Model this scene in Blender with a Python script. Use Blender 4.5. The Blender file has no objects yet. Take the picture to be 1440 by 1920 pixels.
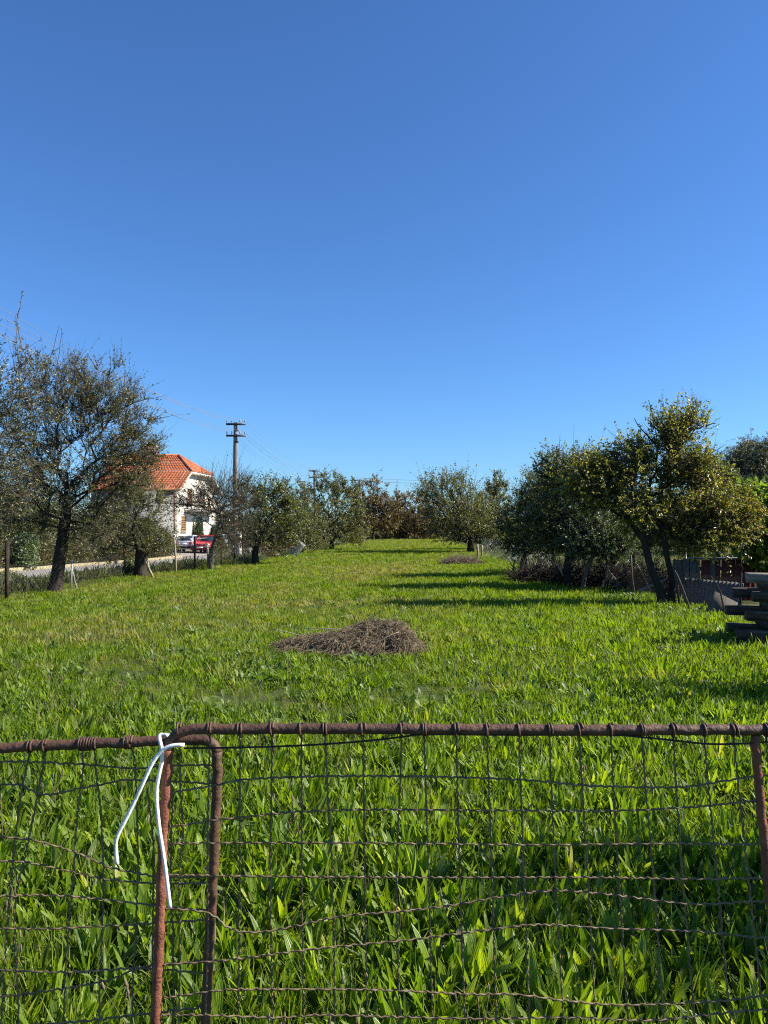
import bpy, math, random
import numpy as np
from mathutils import Vector, Matrix

R = math.radians
rng = np.random.default_rng(7)
random.seed(7)
S = bpy.context.scene
COL = S.collection

# ------------------------------------------------------------------ camera, sky, sun, exposure
F = 1400.0                      # focal length in photo pixels (1440 x 1920)
HZ = 985.0                      # photo row of the horizon
EYE = 1.6
cam_d = bpy.data.cameras.new('camera')
cam = bpy.data.objects.new('camera', cam_d); COL.objects.link(cam)
cam_d.sensor_fit = 'VERTICAL'; cam_d.sensor_height = 24.0; cam_d.sensor_width = 18.0
cam_d.lens = 24.0 * F / 1920.0
cam_d.shift_y = (HZ - 960.0) / 1920.0
cam_d.clip_start = 0.05; cam_d.clip_end = 9000
cam.location = (0, 0, EYE); cam.rotation_euler = (R(90), 0, 0)
S.camera = cam

SUN_AZ, SUN_EL = 92.0, 36.0     # to the right of the view direction, height
world = bpy.data.worlds.new('World'); S.world = world; world.use_nodes = True
wn = world.node_tree.nodes; wl = world.node_tree.links; wn.clear()
sky = wn.new('ShaderNodeTexSky'); sky.sky_type = 'NISHITA'; sky.sun_disc = False
sky.sun_elevation = R(SUN_EL); sky.sun_rotation = R(SUN_AZ)
sky.altitude = 0; sky.air_density = 1.0; sky.dust_density = 0.25; sky.ozone_density = 3.2
bg = wn.new('ShaderNodeBackground'); bg.inputs['Strength'].default_value = 0.056
wo = wn.new('ShaderNodeOutputWorld')
wb = wn.new('ShaderNodeMix'); wb.data_type = 'RGBA'; wb.blend_type = 'MULTIPLY'; wb.inputs[0].default_value = 1.0
wb.inputs[7].default_value = (0.61, 0.985, 1.45, 1)      # the camera's cool white balance, the same all over the sky
wl.new(sky.outputs[0], wb.inputs[6]); wl.new(wb.outputs[2], bg.inputs[0]); wl.new(bg.outputs[0], wo.inputs[0])

sun_d = bpy.data.lights.new('sun', 'SUN'); sun_d.energy = 5.0; sun_d.angle = R(0.5); sun_d.color = (1.0, 0.93, 0.80)
sun = bpy.data.objects.new('sun', sun_d); COL.objects.link(sun)
to_sun = Vector((math.sin(R(SUN_AZ)) * math.cos(R(SUN_EL)), math.cos(R(SUN_AZ)) * math.cos(R(SUN_EL)), math.sin(R(SUN_EL))))
sun.rotation_euler = to_sun.to_track_quat('Z', 'Y').to_euler()
sun.location = to_sun * 50

S.view_settings.view_transform = 'Standard'; S.view_settings.look = 'None'
S.view_settings.exposure = 1.15; S.view_settings.gamma = 1.0; S.view_settings.use_curve_mapping = False
S.render.engine = 'CYCLES'
S.cycles.max_bounces = 7; S.cycles.diffuse_bounces = 3; S.cycles.glossy_bounces = 2
S.cycles.transmission_bounces = 4; S.cycles.transparent_max_bounces = 6
S.cycles.use_denoising = False; S.cycles.filter_width = 1.1; S.cycles.caustics_reflective = False; S.cycles.caustics_refractive = False

# ------------------------------------------------------------------ helpers
def sstep(a, b, x):
    t = np.clip((np.asarray(x, float) - a) / (b - a), 0, 1)
    return t * t * (3 - 2 * t)

def edge_l(y): return np.interp(y, [0, 15, 22, 30, 39, 54, 75, 90], [-9.2, -8.3, -7.9, -5.5, -4.7, -3.0, -2.6, -2.4])
def edge_r(y): return np.interp(y, [0, 10, 15, 19.5, 23, 40, 60, 90], [6.2, 5.9, 5.8, 5.3, 4.8, 5.2, 5.6, 6.0])

ROAD_Z = -0.65
def road_far(y): return np.interp(y, [-40, 20, 36, 44, 57, 75, 140, 400], [-42, -22.9, -17.8, -15.3, -12.6, -11.8, -12.5, -15])
def road_near(y): return road_far(y) + 4.5

_ph = rng.uniform(0, 6.28, 12)
def wob(x, y):
    return (np.sin(x * .9 + _ph[0]) * np.sin(y * .7 + _ph[1]) * .5 + np.sin(x * 2.1 + y * .6 + _ph[2]) * .25 + np.sin(y * 1.9 - x * .8 + _ph[3]) * .25)
def gz(x, y):
    x = np.asarray(x, float); y = np.asarray(y, float)
    z = 0.14 * sstep(25, 72, y)
    drop = sstep(0.2, 3.4, edge_l(y) - x)
    z = z * (1 - drop) + ROAD_Z * drop
    dr = sstep(0.0, 2.5, x - edge_r(y))
    z = z - 0.16 * dr
    nearf = (1 - drop) * (1 - sstep(30, 80, y))
    return z + 0.03 * wob(x, y) * nearf
def W(px, py, d): return np.array([(px - 720) * d / F, d, EYE - (py - HZ) * d / F])
def G(px, py):
    d = EYE * F / (py - HZ)
    for _ in range(60):
        x = (px - 720) * d / F
        d = 0.6 * d + 0.4 * (EYE - float(gz(x, d))) * F / (py - HZ)
    x = (px - 720) * d / F
    return np.array([x, d, float(gz(x, d))])

def link(o, parent=None):
    COL.objects.link(o)
    if parent is not None: o.parent = parent
    return o
def tag(o, label=None, cat=None, group=None, kind=None):
    if label: o['label'] = label
    if cat: o['category'] = cat
    if group: o['group'] = group
    if kind: o['kind'] = kind
    return o
def empty(name, loc, label=None, cat=None, group=None, rz=0):
    o = bpy.data.objects.new(name, None); o.empty_display_size = .1
    o.location = loc; o.rotation_euler = (0, 0, rz); COL.objects.link(o)
    return tag(o, label, cat, group)

def np_mesh(name, verts, faces, mat=None, smooth=False, tint=None, uv=None):
    """faces: list of int arrays (n,3) or (n,4)"""
    me = bpy.data.meshes.new(name)
    verts = np.asarray(verts, np.float32)
    fl = [np.asarray(f, np.int32) for f in (faces if isinstance(faces, list) else [faces]) if len(f)]
    nl = sum(f.size for f in fl); nf = sum(len(f) for f in fl)
    me.vertices.add(len(verts)); me.loops.add(nl); me.polygons.add(nf)
    me.vertices.foreach_set('co', verts.ravel())
    li = np.concatenate([f.ravel() for f in fl])
    me.loops.foreach_set('vertex_index', li)
    starts, s = [], 0
    for f in fl:
        k = f.shape[1]
        starts.append(s + np.arange(len(f)) * k); s += f.size
    me.polygons.foreach_set('loop_start', np.concatenate(starts).astype(np.int32))
    if smooth: me.polygons.foreach_set('use_smooth', np.ones(nf, bool))
    me.update(calc_edges=True)
    if tint is not None:
        a = me.attributes.new('tint', 'FLOAT', 'POINT'); a.data.foreach_set('value', np.asarray(tint, np.float32))
    if uv is not None:
        u = me.uv_layers.new(name='UVMap')
        u.data.foreach_set('uv', np.asarray(uv, np.float32)[li].ravel())
    if mat: me.materials.append(mat)
    return me
def obj(name, me, parent=None, loc=(0, 0, 0), rot=(0, 0, 0)):
    o = bpy.data.objects.new(name, me); o.location = loc; o.rotation_euler = rot
    return link(o, parent)

class MB:
    def __init__(s): s.v = []; s.q = []; s.t = []; s.n = 0
    def add(s, v, q=None, t=None):
        v = np.asarray(v, float)
        if q is not None and len(q): s.q.append(np.asarray(q) + s.n)
        if t is not None and len(t): s.t.append(np.asarray(t) + s.n)
        s.v.append(v); s.n += len(v); return s
    def box(s, c, size, rz=0, rx=0, ry=0):
        h = np.array(size) / 2.0
        v = np.array([[x, y, z] for x in (-1, 1) for y in (-1, 1) for z in (-1, 1)]) * h
        M = np.array((Matrix.Rotation(rz, 3, 'Z') @ Matrix.Rotation(ry, 3, 'Y') @ Matrix.Rotation(rx, 3, 'X')))
        v = v @ M.T + np.array(c)
        return s.add(v, [[0, 1, 3, 2], [4, 6, 7, 5], [0, 4, 5, 1], [2, 3, 7, 6], [0, 2, 6, 4], [1, 5, 7, 3]])
    def tube(s, pts, rad, n=6, caps=True):
        v, q, t = tube(pts, rad, n, caps); return s.add(v, q, t)
    def prism(s, poly, y0, y1, axis='x'):
        """poly in 2D extruded; axis x: poly is (y,z) extruded along x"""
        m = len(poly); v = []
        for e in (y0, y1):
            for a, b in poly: v.append((e, a, b) if axis == 'x' else ((a, e, b) if axis == 'y' else (a, b, e)))
        q = [[i, (i + 1) % m, m + (i + 1) % m, m + i] for i in range(m)]
        t = [[0, i + 1, i] for i in range(1, m - 1)] + [[m, m + i, m + i + 1] for i in range(1, m - 1)]
        return s.add(v, q, t)
    def mesh(s, name, mat, smooth=False, tint=None):
        return np_mesh(name, np.concatenate(s.v), ([np.concatenate(s.q)] if s.q else []) + ([np.concatenate(s.t)] if s.t else []), mat, smooth, tint)
    def build(s, name, mat, parent=None, smooth=False, loc=(0, 0, 0), rot=(0, 0, 0)):
        return obj(name, s.mesh(name, mat, smooth), parent, loc, rot)

def tube(pts, rad, n=6, caps=True):
    P = np.asarray(pts, float); K = len(P)
    rad = np.broadcast_to(np.asarray(rad, float), (K,))
    T = np.gradient(P, axis=0); T /= np.linalg.norm(T, axis=1, keepdims=True) + 1e-12
    ref = np.array([0, 0, 1.0]) if abs(T[0][2]) < .8 else np.array([1.0, 0, 0])
    A = np.zeros_like(P); a = ref - T[0] * ref.dot(T[0]); a /= np.linalg.norm(a); A[0] = a
    for i in range(1, K):
        a = A[i - 1] - T[i] * A[i - 1].dot(T[i]); A[i] = a / (np.linalg.norm(a) + 1e-12)
    B = np.cross(T, A)
    ang = np.arange(n) / n * 2 * np.pi
    V = P[:, None] + rad[:, None, None] * (np.cos(ang)[None, :, None] * A[:, None] + np.sin(ang)[None, :, None] * B[:, None])
    i = np.arange(K - 1)[:, None] * n; j = np.arange(n)[None]; k = (j + 1) % n
    Q = np.stack([i + j, i + k, i + n + k, i + n + j], -1).reshape(-1, 4)
    T3 = []
    if caps:
        for b, fl in ((0, True), ((K - 1) * n, False)):
            for m in range(1, n - 1): T3.append([b, b + m + 1, b + m] if fl else [b, b + m, b + m + 1])
    return V.reshape(-1, 3), Q, T3

def batch_tubes(P, Rd, n=3):
    """P (N,K,3), Rd (N,K)"""
    N, K, _ = P.shape
    T = np.gradient(P, axis=1); T /= np.linalg.norm(T, axis=2, keepdims=True) + 1e-12
    ref = np.where(np.abs(T[:, :1, 2:3]) < .8, np.array([[[0, 0, 1.0]]]), np.array([[[1.0, 0, 0]]]))
    A = np.cross(T, ref); A /= np.linalg.norm(A, axis=2, keepdims=True) + 1e-12
    B = np.cross(T, A)
    ang = np.arange(n) / n * 2 * np.pi
    V = P[:, :, None] + Rd[:, :, None, None] * (np.cos(ang)[None, None, :, None] * A[:, :, None] + np.sin(ang)[None, None, :, None] * B[:, :, None])
    b = (np.arange(N) * K * n)[:, None, None]; i = (np.arange(K - 1) * n)[None, :, None]; j = np.arange(n)[None, None]; k = (j + 1) % n
    Q = np.stack([b + i + j, b + i + k, b + i + n + k, b + i + n + j], -1).reshape(-1, 4)
    return V.reshape(-1, 3), Q

def spline(pts, step):
    """Catmull-Rom through pts, resampled at about step"""
    P = np.asarray(pts, float)
    P = np.vstack([2 * P[0] - P[1], P, 2 * P[-1] - P[-2]])
    out = []
    for i in range(1, len(P) - 2):
        p0, p1, p2, p3 = P[i - 1:i + 3]
        m = max(2, int(np.linalg.norm(p2 - p1) / step))
        t = np.linspace(0, 1, m, endpoint=False)[:, None]
        out.append(.5 * (2 * p1 + (p2 - p0) * t + (2 * p0 - 5 * p1 + 4 * p2 - p3) * t ** 2 + (3 * p1 - p0 - 3 * p2 + p3) * t ** 3))
    out.append(P[-2:-1])
    return np.vstack(out)

# ------------------------------------------------------------------ materials
def nodes(name):
    m = bpy.data.materials.new(name); m.use_nodes = True
    nt = m.node_tree; b = nt.nodes['Principled BSDF']
    return m, nt, b
def ramp(nt, stops, fac):
    r = nt.nodes.new('ShaderNodeValToRGB'); e = r.color_ramp.elements
    while len(e) < len(stops): e.new(0.5)
    for el, (p, c) in zip(e, stops): el.position = p; el.color = (*c, 1)
    nt.links.new(fac, r.inputs[0]); return r
def mat(name, stops, rough=.8, scale=6, detail=6, bump=.0, bscale=None, spec=.3, metallic=0, stretch=(1, 1, 1), coord='Object'):
    m, nt, b = nodes(name)
    tc = nt.nodes.new('ShaderNodeTexCoord'); mp = nt.nodes.new('ShaderNodeMapping'); mp.inputs['Scale'].default_value = stretch
    nt.links.new(tc.outputs[coord], mp.inputs[0])
    n = nt.nodes.new('ShaderNodeTexNoise'); n.inputs['Scale'].default_value = scale; n.inputs['Detail'].default_value = detail; n.inputs['Roughness'].default_value = .65
    nt.links.new(mp.outputs[0], n.inputs[0])
    r = ramp(nt, stops, n.outputs[0]); nt.links.new(r.outputs[0], b.inputs['Base Color'])
    b.inputs['Roughness'].default_value = rough; b.inputs['Specular IOR Level'].default_value = spec; b.inputs['Metallic'].default_value = metallic
    if bump:
        n2 = nt.nodes.new('ShaderNodeTexNoise'); n2.inputs['Scale'].default_value = bscale or scale * 4; n2.inputs['Detail'].default_value = 8
        nt.links.new(mp.outputs[0], n2.inputs[0])
        bp = nt.nodes.new('ShaderNodeBump'); bp.inputs['Strength'].default_value = bump; bp.inputs['Distance'].default_value = .01
        nt.links.new(n2.outputs[0], bp.inputs['Height']); nt.links.new(bp.outputs[0], b.inputs['Normal'])
    return m
def sh(c, k): return tuple(min(1, x * k) for x in c)
def plain(name, c, rough=.6, spec=.4, var=.12, scale=3, metallic=0):
    return mat(name, [(.3, sh(c, 1 - var)), (.7, sh(c, 1 + var))], rough, scale, 5, 0, None, spec, metallic)

def leaf_mat(name, stops, trans=.4, tcol=None, rough=.45, spec=.5, inst=False, veins=False, dry=None):
    m, nt, b = nodes(name)
    at = nt.nodes.new('ShaderNodeAttribute'); at.attribute_name = 'tint'
    fac = at.outputs['Fac']
    if inst:
        oi = nt.nodes.new('ShaderNodeObjectInfo')
        mx = nt.nodes.new('ShaderNodeMath'); mx.operation = 'MULTIPLY_ADD'; mx.inputs[1].default_value = .5
        h = nt.nodes.new('ShaderNodeMath'); h.operation = 'MULTIPLY'; h.inputs[1].default_value = .5
        nt.links.new(oi.outputs['Random'], h.inputs[0]); nt.links.new(fac, mx.inputs[0]); nt.links.new(h.outputs[0], mx.inputs[2])
        fac = mx.outputs[0]
    r = ramp(nt, stops, fac); colr = r.outputs[0]
    if dry:
        ad = nt.nodes.new('ShaderNodeAttribute'); ad.attribute_type = 'INSTANCER'; ad.attribute_name = 'dry'
        mm = nt.nodes.new('ShaderNodeMix'); mm.data_type = 'RGBA'; mm.inputs[7].default_value = (*dry, 1)
        nt.links.new(ad.outputs['Fac'], mm.inputs[0]); nt.links.new(colr, mm.inputs[6]); colr = mm.outputs[2]
    nt.links.new(colr, b.inputs['Base Color'])
    b.inputs['Roughness'].default_value = rough; b.inputs['Specular IOR Level'].default_value = spec
    tr = nt.nodes.new('ShaderNodeBsdfTranslucent')
    mu = nt.nodes.new('ShaderNodeMix'); mu.data_type = 'RGBA'; mu.blend_type = 'MULTIPLY'; mu.inputs[0].default_value = 1
    mu.inputs[7].default_value = (*(tcol or (2.0, 2.1, .9)), 1)
    nt.links.new(colr, mu.inputs[6]); nt.links.new(mu.outputs[2], tr.inputs[0])
    mix = nt.nodes.new('ShaderNodeMixShader'); mix.inputs[0].default_value = trans
    nt.links.new(b.outputs[0], mix.inputs[1]); nt.links.new(tr.outputs[0], mix.inputs[2])
    nt.links.new(mix.outputs[0], nt.nodes['Material Output'].inputs[0])
    if veins:
        uv = nt.nodes.new('ShaderNodeTexCoord'); sx = nt.nodes.new('ShaderNodeSeparateXYZ'); nt.links.new(uv.outputs['UV'], sx.inputs[0])
        sn = nt.nodes.new('ShaderNodeMath'); sn.operation = 'SINE'
        ml = nt.nodes.new('ShaderNodeMath'); ml.operation = 'MULTIPLY'; ml.inputs[1].default_value = 31
        nt.links.new(sx.outputs[0], ml.inputs[0]); nt.links.new(ml.outputs[0], sn.inputs[0])
        bp = nt.nodes.new('ShaderNodeBump'); bp.inputs['Strength'].default_value = .3; bp.inputs['Distance'].default_value = .003
        nt.links.new(sn.outputs[0], bp.inputs['Height']); nt.links.new(bp.outputs[0], b.inputs['Normal']); nt.links.new(bp.outputs[0], tr.inputs['Normal'])
    return m

M = {}
M['ground'] = mat('soil_and_turf', [(.25, (.030, .030, .010)), (.5, (.042, .058, .012)), (.75, (.085, .082, .030))], .95, 1.3, 10, .6, 25)
M['asphalt'] = mat('worn_asphalt', [(.3, (.19, .178, .165)), (.7, (.30, .28, .26))], .9, 1.2, 10, .3, 60)
M['apron'] = mat('dusty_apron', [(.3, (.24, .21, .17)), (.7, (.40, .36, .30))], .95, 1.0, 10, .3, 40)
M['kerb'] = mat('yellowed_kerb', [(.35, (.20, .18, .14)), (.5, (.30, .25, .13)), (.68, (.36, .32, .22))], .9, 1.4, 6, .3, 30)
M['rust'] = mat('rusty_steel', [(.25, (.026, .014, .009)), (.45, (.070, .036, .022)), (.6, (.115, .056, .031)), (.7, (.085, .05, .04)), (.82, (.24, .18, .14))], .62, 18, 10, .35, 130, .4)
M['rust_red'] = mat('red_primer_rust', [(.3, (.10, .035, .020)), (.55, (.23, .078, .042)), (.8, (.31, .14, .09))], .65, 24, 8, .4, 200, .35)
M['wire'] = mat('rusted_wire', [(.3, (.070, .046, .026)), (.7, (.24, .165, .095))], .65, 60, 4, 0, None, .4)
M['wire_dark'] = mat('dark_wire', [(.3, (.02, .016, .012)), (.7, (.05, .04, .03))], .7, 60, 4)
M['pvc'] = mat('white_plastic_coating', [(.3, (.46, .44, .40)), (.45, (.72, .71, .69)), (.7, (.80, .80, .79))], .45, 26, 6, .15, 120, .4)
M['wood_grey'] = mat('weathered_pole_wood', [(.3, (.13, .10, .075)), (.7, (.30, .26, .21))], .9, 3, 8, .5, 30, .2, 0, (6, 6, .6))
M['wood_dark'] = mat('old_dark_timber', [(.3, (.022, .016, .012)), (.5, (.060, .046, .034)), (.8, (.19, .155, .12))], .9, 3, 8, .6, 25, .2, 0, (.7, 5, 5))
M['wood_sunlit'] = mat('sunlit_timber', [(.3, (.09, .075, .06)), (.7, (.30, .26, .21))], .9, 3, 8, .6, 25, .2, 0, (.7, 5, 5))  # weathered grain, with sunlight on the topmost beam put into the paler tone
M['arm'] = plain('dark_steel_arm', (.025, .025, .03), .5)
M['insul'] = plain('glazed_insulator', (.25, .27, .27), .2, .6)
M['concrete'] = mat('pale_concrete', [(.3, (.30, .28, .25)), (.7, (.5, .48, .44))], .9, 4, 8, .4, 30)
M['wall_white'] = mat('cream_render', [(.3, (.66, .62, .52)), (.7, (.76, .72, .63))], .9, .8, 8, .15, 60)
M['wall_shaded'] = mat('shaded_render', [(.3, (.22, .225, .22)), (.7, (.28, .285, .28))], .9, .8, 8, .15, 60)  # house render darkened to grey: shade of the sunless side is in the colour
M['tile'] = mat('orange_clay_tile', [(.25, (.30, .085, .035)), (.5, (.40, .12, .05)), (.65, (.46, .15, .07)), (.8, (.50, .20, .10))], .8, .9, 8, .2, 40)
M['shutter'] = mat('brown_wood_shutter', [(.3, (.22, .11, .045)), (.7, (.36, .19, .08))], .6, 4, 6, 0, None, .3, 0, (8, 8, 1))
M['glass'] = plain('dark_window_glass', (.02, .025, .03), .06, .8)
M['brick'] = mat('sooty_brick', [(.3, (.16, .10, .08)), (.7, (.30, .20, .16))], .9, 6, 6, .4, 30)
M['white_paint'] = plain('white_paint', (.78, .78, .76), .5)
M['bark'] = mat('dark_fruit_bark', [(.3, (.016, .013, .010)), (.6, (.045, .036, .028)), (.8, (.11, .095, .075))], .95, 9, 8, .9, 40, .15, 0, (1, 1, .35))
M['bark_grey'] = mat('grey_fruit_bark', [(.3, (.06, .052, .042)), (.6, (.14, .125, .10)), (.85, (.28, .26, .22))], .95, 9, 8, .8, 40, .15, 0, (1, 1, .35))
M['bark_twig'] = mat('fruit_twig_bark', [(.3, (.034, .028, .021)), (.7, (.10, .085, .066))], .95, 9, 4)
M['stick'] = mat('bleached_stick', [(.3, (.20, .16, .11)), (.7, (.42, .36, .27))], .9, 8, 6)
M['plank_red'] = mat('oxblood_plank', [(.3, (.055, .014, .016)), (.6, (.12, .028, .030)), (.85, (.17, .065, .055))], .85, 2, 8, .3, 30, .2, 0, (8, 8, .8))
M['plank_grey'] = mat('grey_plank', [(.3, (.055, .050, .042)), (.7, (.13, .12, .10))], .9, 2, 8, .3, 30, .2, 0, (8, 8, .8))
M['sheet'] = mat('grey_fibre_sheet', [(.3, (.050, .054, .058)), (.7, (.085, .09, .095))], .8, 2.5, 8, .2, 60)
M['galv'] = plain('dull_galvanised_steel', (.30, .31, .31), .5, .5, .2, 12, .4)
M['hay'] = mat('dry_stalk', [(.3, (.050, .036, .022)), (.46, (.135, .100, .062)), (.60, (.27, .21, .135)), (.74, (.52, .44, .30))], .85, 22, 5, 0, None, .25)
M['mound'] = mat('matted_hay_core', [(.3, (.022, .014, .010)), (.7, (.085, .055, .038))], .95, 14, 8, 1.0, 60)
M['twig'] = mat('dry_twig', [(.3, (.10, .070, .050)), (.7, (.28, .21, .15))], .9, 5, 5)
M['tyre'] = plain('tyre_rubber', (.015, .015, .015), .8)
M['rim'] = plain('wheel_rim', (.32, .33, .34), .35, .5, .1, 3, .5)
M['bumper'] = plain('dark_bumper_plastic', (.03, .03, .032), .6)
M['plate'] = plain('number_plate_white', (.7, .7, .68), .5)
M['lamp_red'] = plain('tail_lamp_red', (.40, .015, .012), .25, .6)
M['lamp_clear'] = plain('head_lamp_glass', (.62, .64, .66), .15, .7)
def paint(n, c):
    m = plain(n, c, .28, .6, .05); m.node_tree.nodes['Principled BSDF'].inputs['Coat Weight'].default_value = .4; return m
M['car_white'] = paint('car_paint_white', (.74, .74, .73)); M['car_red'] = paint('car_paint_red', (.50, .018, .030)); M['car_blue'] = paint('car_paint_pale_blue', (.36, .48, .52))

GREEN = [(.0, (.036, .070, .006)), (.35, (.092, .158, .009)), (.7, (.165, .248, .016)), (.92, (.26, .32, .045)), (1, (.40, .34, .13))]
M['plantain'] = leaf_mat('plantain_leaf', GREEN, .42, (2.3, 2.3, .35), .38, .42, True, True, (.22, .20, .07))
M['sward'] = leaf_mat('grass_blade', [(.0, (.072, .122, .006)), (.5, (.122, .195, .009)), (1, (.20, .245, .028))], .42, (2.0, 2.1, .35), .55, .22, True, False, (.25, .21, .09))
M['weed'] = leaf_mat('weed_leaf', [(.0, (.055, .100, .014)), (.6, (.105, .165, .026)), (1, (.16, .22, .05))], .38, (1.9, 2.1, .8), .5, .45, True, False, (.20, .17, .08))
M['verge'] = leaf_mat('verge_leaf', [(.0, (.035, .060, .020)), (.6, (.065, .095, .030)), (1, (.12, .13, .06))], .35, (1.7, 1.8, .8), .55, .4, True, False, (.22, .18, .09))
M['straw'] = leaf_mat('dead_blade', [(.0, (.14, .09, .045)), (.6, (.26, .19, .10)), (1, (.36, .29, .17))], .25, (1.2, 1.1, .9), .7, .3, True)

def LM(name, a, b, c, trans=.33, tc=(1.9, 2.0, .8), rough=.36, spec=.6):
    M[name] = leaf_mat(name, [(.0, a), (.5, b), (1, c)], trans, tc, rough, spec)
LM('leaf_plum', (.066, .064, .030), (.140, .130, .056), (.25, .205, .10), .38)
LM('leaf_dark', (.050, .066, .020), (.118, .130, .038), (.24, .21, .07), .40)
LM('leaf_olive', (.066, .072, .030), (.135, .136, .056), (.24, .21, .095), .40)
LM('leaf_bronze', (.080, .055, .026), (.150, .105, .048), (.25, .175, .075), .36)
LM('leaf_apple', (.070, .080, .018), (.170, .170, .034), (.40, .29, .055), .50)
LM('leaf_silver', (.060, .085, .045), (.105, .135, .075), (.17, .20, .12), .30)
LM('leaf_gold', (.060, .080, .014), (.150, .140, .022), (.36, .205, .030), .42)
LM('leaf_willow', (.060, .070, .035), (.110, .120, .060), (.17, .175, .09), .3)
LM('leaf_vine', (.075, .120, .016), (.140, .200, .026), (.27, .29, .045), .45)
LM('leaf_hedge', (.055, .060, .022), (.100, .092, .034), (.19, .130, .055), .3)
LM('leaf_thuja', (.025, .050, .018), (.050, .085, .028), (.09, .12, .04), .2)
LM('leaf_far', (.040, .052, .026), (.070, .078, .036), (.12, .105, .05), .25)
LM('leaf_ivy', (.07, .10, .05), (.12, .16, .08), (.2, .22, .12), .3)

# ------------------------------------------------------------------ ground, road, kerb
def terrain():
    xs = np.concatenate([-np.geomspace(3000, 30, 16), np.arange(-26, 20.01, .4), np.geomspace(24, 3000, 16)])
    ys = np.concatenate([[-300, -80, -30, -12], np.arange(-6, 30, .4), np.arange(30, 90, .8), np.geomspace(95, 5000, 22)])
    X, Y = np.meshgrid(xs, ys); Z = gz(X, Y)
    far = sstep(150, 600, np.hypot(X, Y)); Z = Z * (1 - far) + far * .2
    V = np.stack([X, Y, Z], -1).reshape(-1, 3); nx = len(xs)
    i, j = np.meshgrid(np.arange(len(ys) - 1), np.arange(nx - 1), indexing='ij'); a = (i * nx + j).ravel()
    return tag(obj('ground', np_mesh('ground', V, np.stack([a, a + 1, a + nx + 1, a + nx], -1), M['ground'], True)), kind='structure')
terrain()
def strip(name, fa, fb, y0, y1, z, m, step=1.0, kind='structure'):
    ys = np.arange(y0, y1 + .01, step)
    V = np.concatenate([np.stack([fa(ys), ys, np.full_like(ys, z)], -1), np.stack([fb(ys), ys, np.full_like(ys, z)], -1)]); n = len(ys)
    i = np.arange(n - 1)
    return tag(obj(name, np_mesh(name, V, np.stack([i, n + i, n + i + 1, i + 1], -1), m)), kind=kind)
strip('road', road_far, road_near, 8, 300, ROAD_Z + .03, M['asphalt'])
strip('driveway_apron', lambda y: road_far(y) - 4.6, lambda y: road_far(y) + .0, 52.5, 72, ROAD_Z + .045, M['apron'])
kerb = tag(empty('kerb', (0, 0, 0)), kind='structure')
for k in range(26):
    y0 = 24 + k * 1.05
    p0 = np.array([road_far(y0), y0]); p1 = np.array([road_far(y0 + 1.0), y0 + 1.0]); c = (p0 + p1) / 2; d = p1 - p0
    b = MB().box((0, 0, 0), (.24, np.linalg.norm(d), .30)); hgt = ROAD_Z + .04 + random.uniform(-.012, .012)
    o = b.build('kerb_stone', M['kerb'], kerb, loc=(c[0] - .12, c[1], hgt), rot=(random.uniform(-.01, .01), 0, math.atan2(-d[0], d[1])))

# ------------------------------------------------------------------ field plants (instanced, uncountable)
def leaf_blade(base, az, L, w, lean, curl, seg=5, fold=.25, shape='lance'):
    t = np.linspace(0, 1, seg + 1)
    ang = lean + curl * t                      # angle from vertical
    ds = L / seg
    rr = np.concatenate([[0], np.cumsum(np.sin((ang[:-1] + ang[1:]) / 2) * ds)])
    zz = np.concatenate([[0], np.cumsum(np.cos((ang[:-1] + ang[1:]) / 2) * ds)])
    if shape == 'lance': ww = w * np.sin(np.pi * np.clip(t ** 1.15 * .9 + .08, 0, 1)) ** .7
    elif shape == 'grass': ww = w * (1 - t) ** .6 * (.6 + .4 * np.minimum(1, t * 4))
    else: ww = w * np.clip(np.sin(np.pi * np.clip(t ** 1.8 * .97 + .02, 0, 1)), 0.06, 1)
    ww[-1] = max(ww[-1] * .2, .0006)
    ca, sa = math.cos(az), math.sin(az)
    mid = np.stack([base[0] + rr * ca, base[1] + rr * sa, zz], -1)
    side = np.array([-sa, ca, 0]); nrm = np.stack([-np.cos(ang) * ca, -np.cos(ang) * sa, np.sin(ang)], -1)
    up = nrm * (ww * fold)[:, None]
    Lf = mid + side * ww[:, None] / 2 + up; Rt = mid - side * ww[:, None] / 2 + up
    V = np.stack([Lf, mid, Rt], 1).reshape(-1, 3)
    i = np.arange(seg) * 3
    Q = np.concatenate([np.stack([i, i + 1, i + 4, i + 3], -1), np.stack([i + 1, i + 2, i + 5, i + 4], -1)])
    uv = np.stack([np.tile([0, .5, 1], seg + 1), np.repeat(t, 3)], -1)
    return V, Q, uv
def clump(name, m, n, Lr, wr, leanr, curlr, spread, seg, shape, fold=.25, stem=0):
    vs, qs, us, ts, k = [], [], [], [], 0
    for i in range(n):
        az = random.uniform(0, 6.283); a2 = az + random.uniform(-.8, .8); r = spread * math.sqrt(random.random())
        V, Q, uv = leaf_blade((r * math.cos(az), r * math.sin(az)), a2, random.uniform(*Lr), random.uniform(*wr), random.uniform(*leanr), random.uniform(*curlr), seg, fold, shape)
        if stem: V[:, 2] += random.uniform(0, stem)
        vs.append(V); qs.append(Q + k); us.append(uv); ts.append(np.full(len(V), random.random())); k += len(V)
    me = np_mesh(name, np.concatenate(vs), np.concatenate(qs), m, True, np.concatenate(ts), np.concatenate(us))
    return bpy.data.objects.new(name, me)
def variants(name, fn, n):
    c = bpy.data.collections.new(name)
    for i in range(n): c.objects.link(fn(i))
    return c
C_plant = variants('plantain_set', lambda i: clump('plantain', M['plantain'], 15 + i % 3, (.09, .215), (.018, .036), (.0, .45), (.0, .85), .085, 6, 'lance', .22), 7)
C_grass = variants('grass_set', lambda i: clump('grass', M['sward'], 26, (.08, .20), (.0035, .007), (.05, .6), (.1, .9), .08, 3, 'grass', .1), 5)
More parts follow.
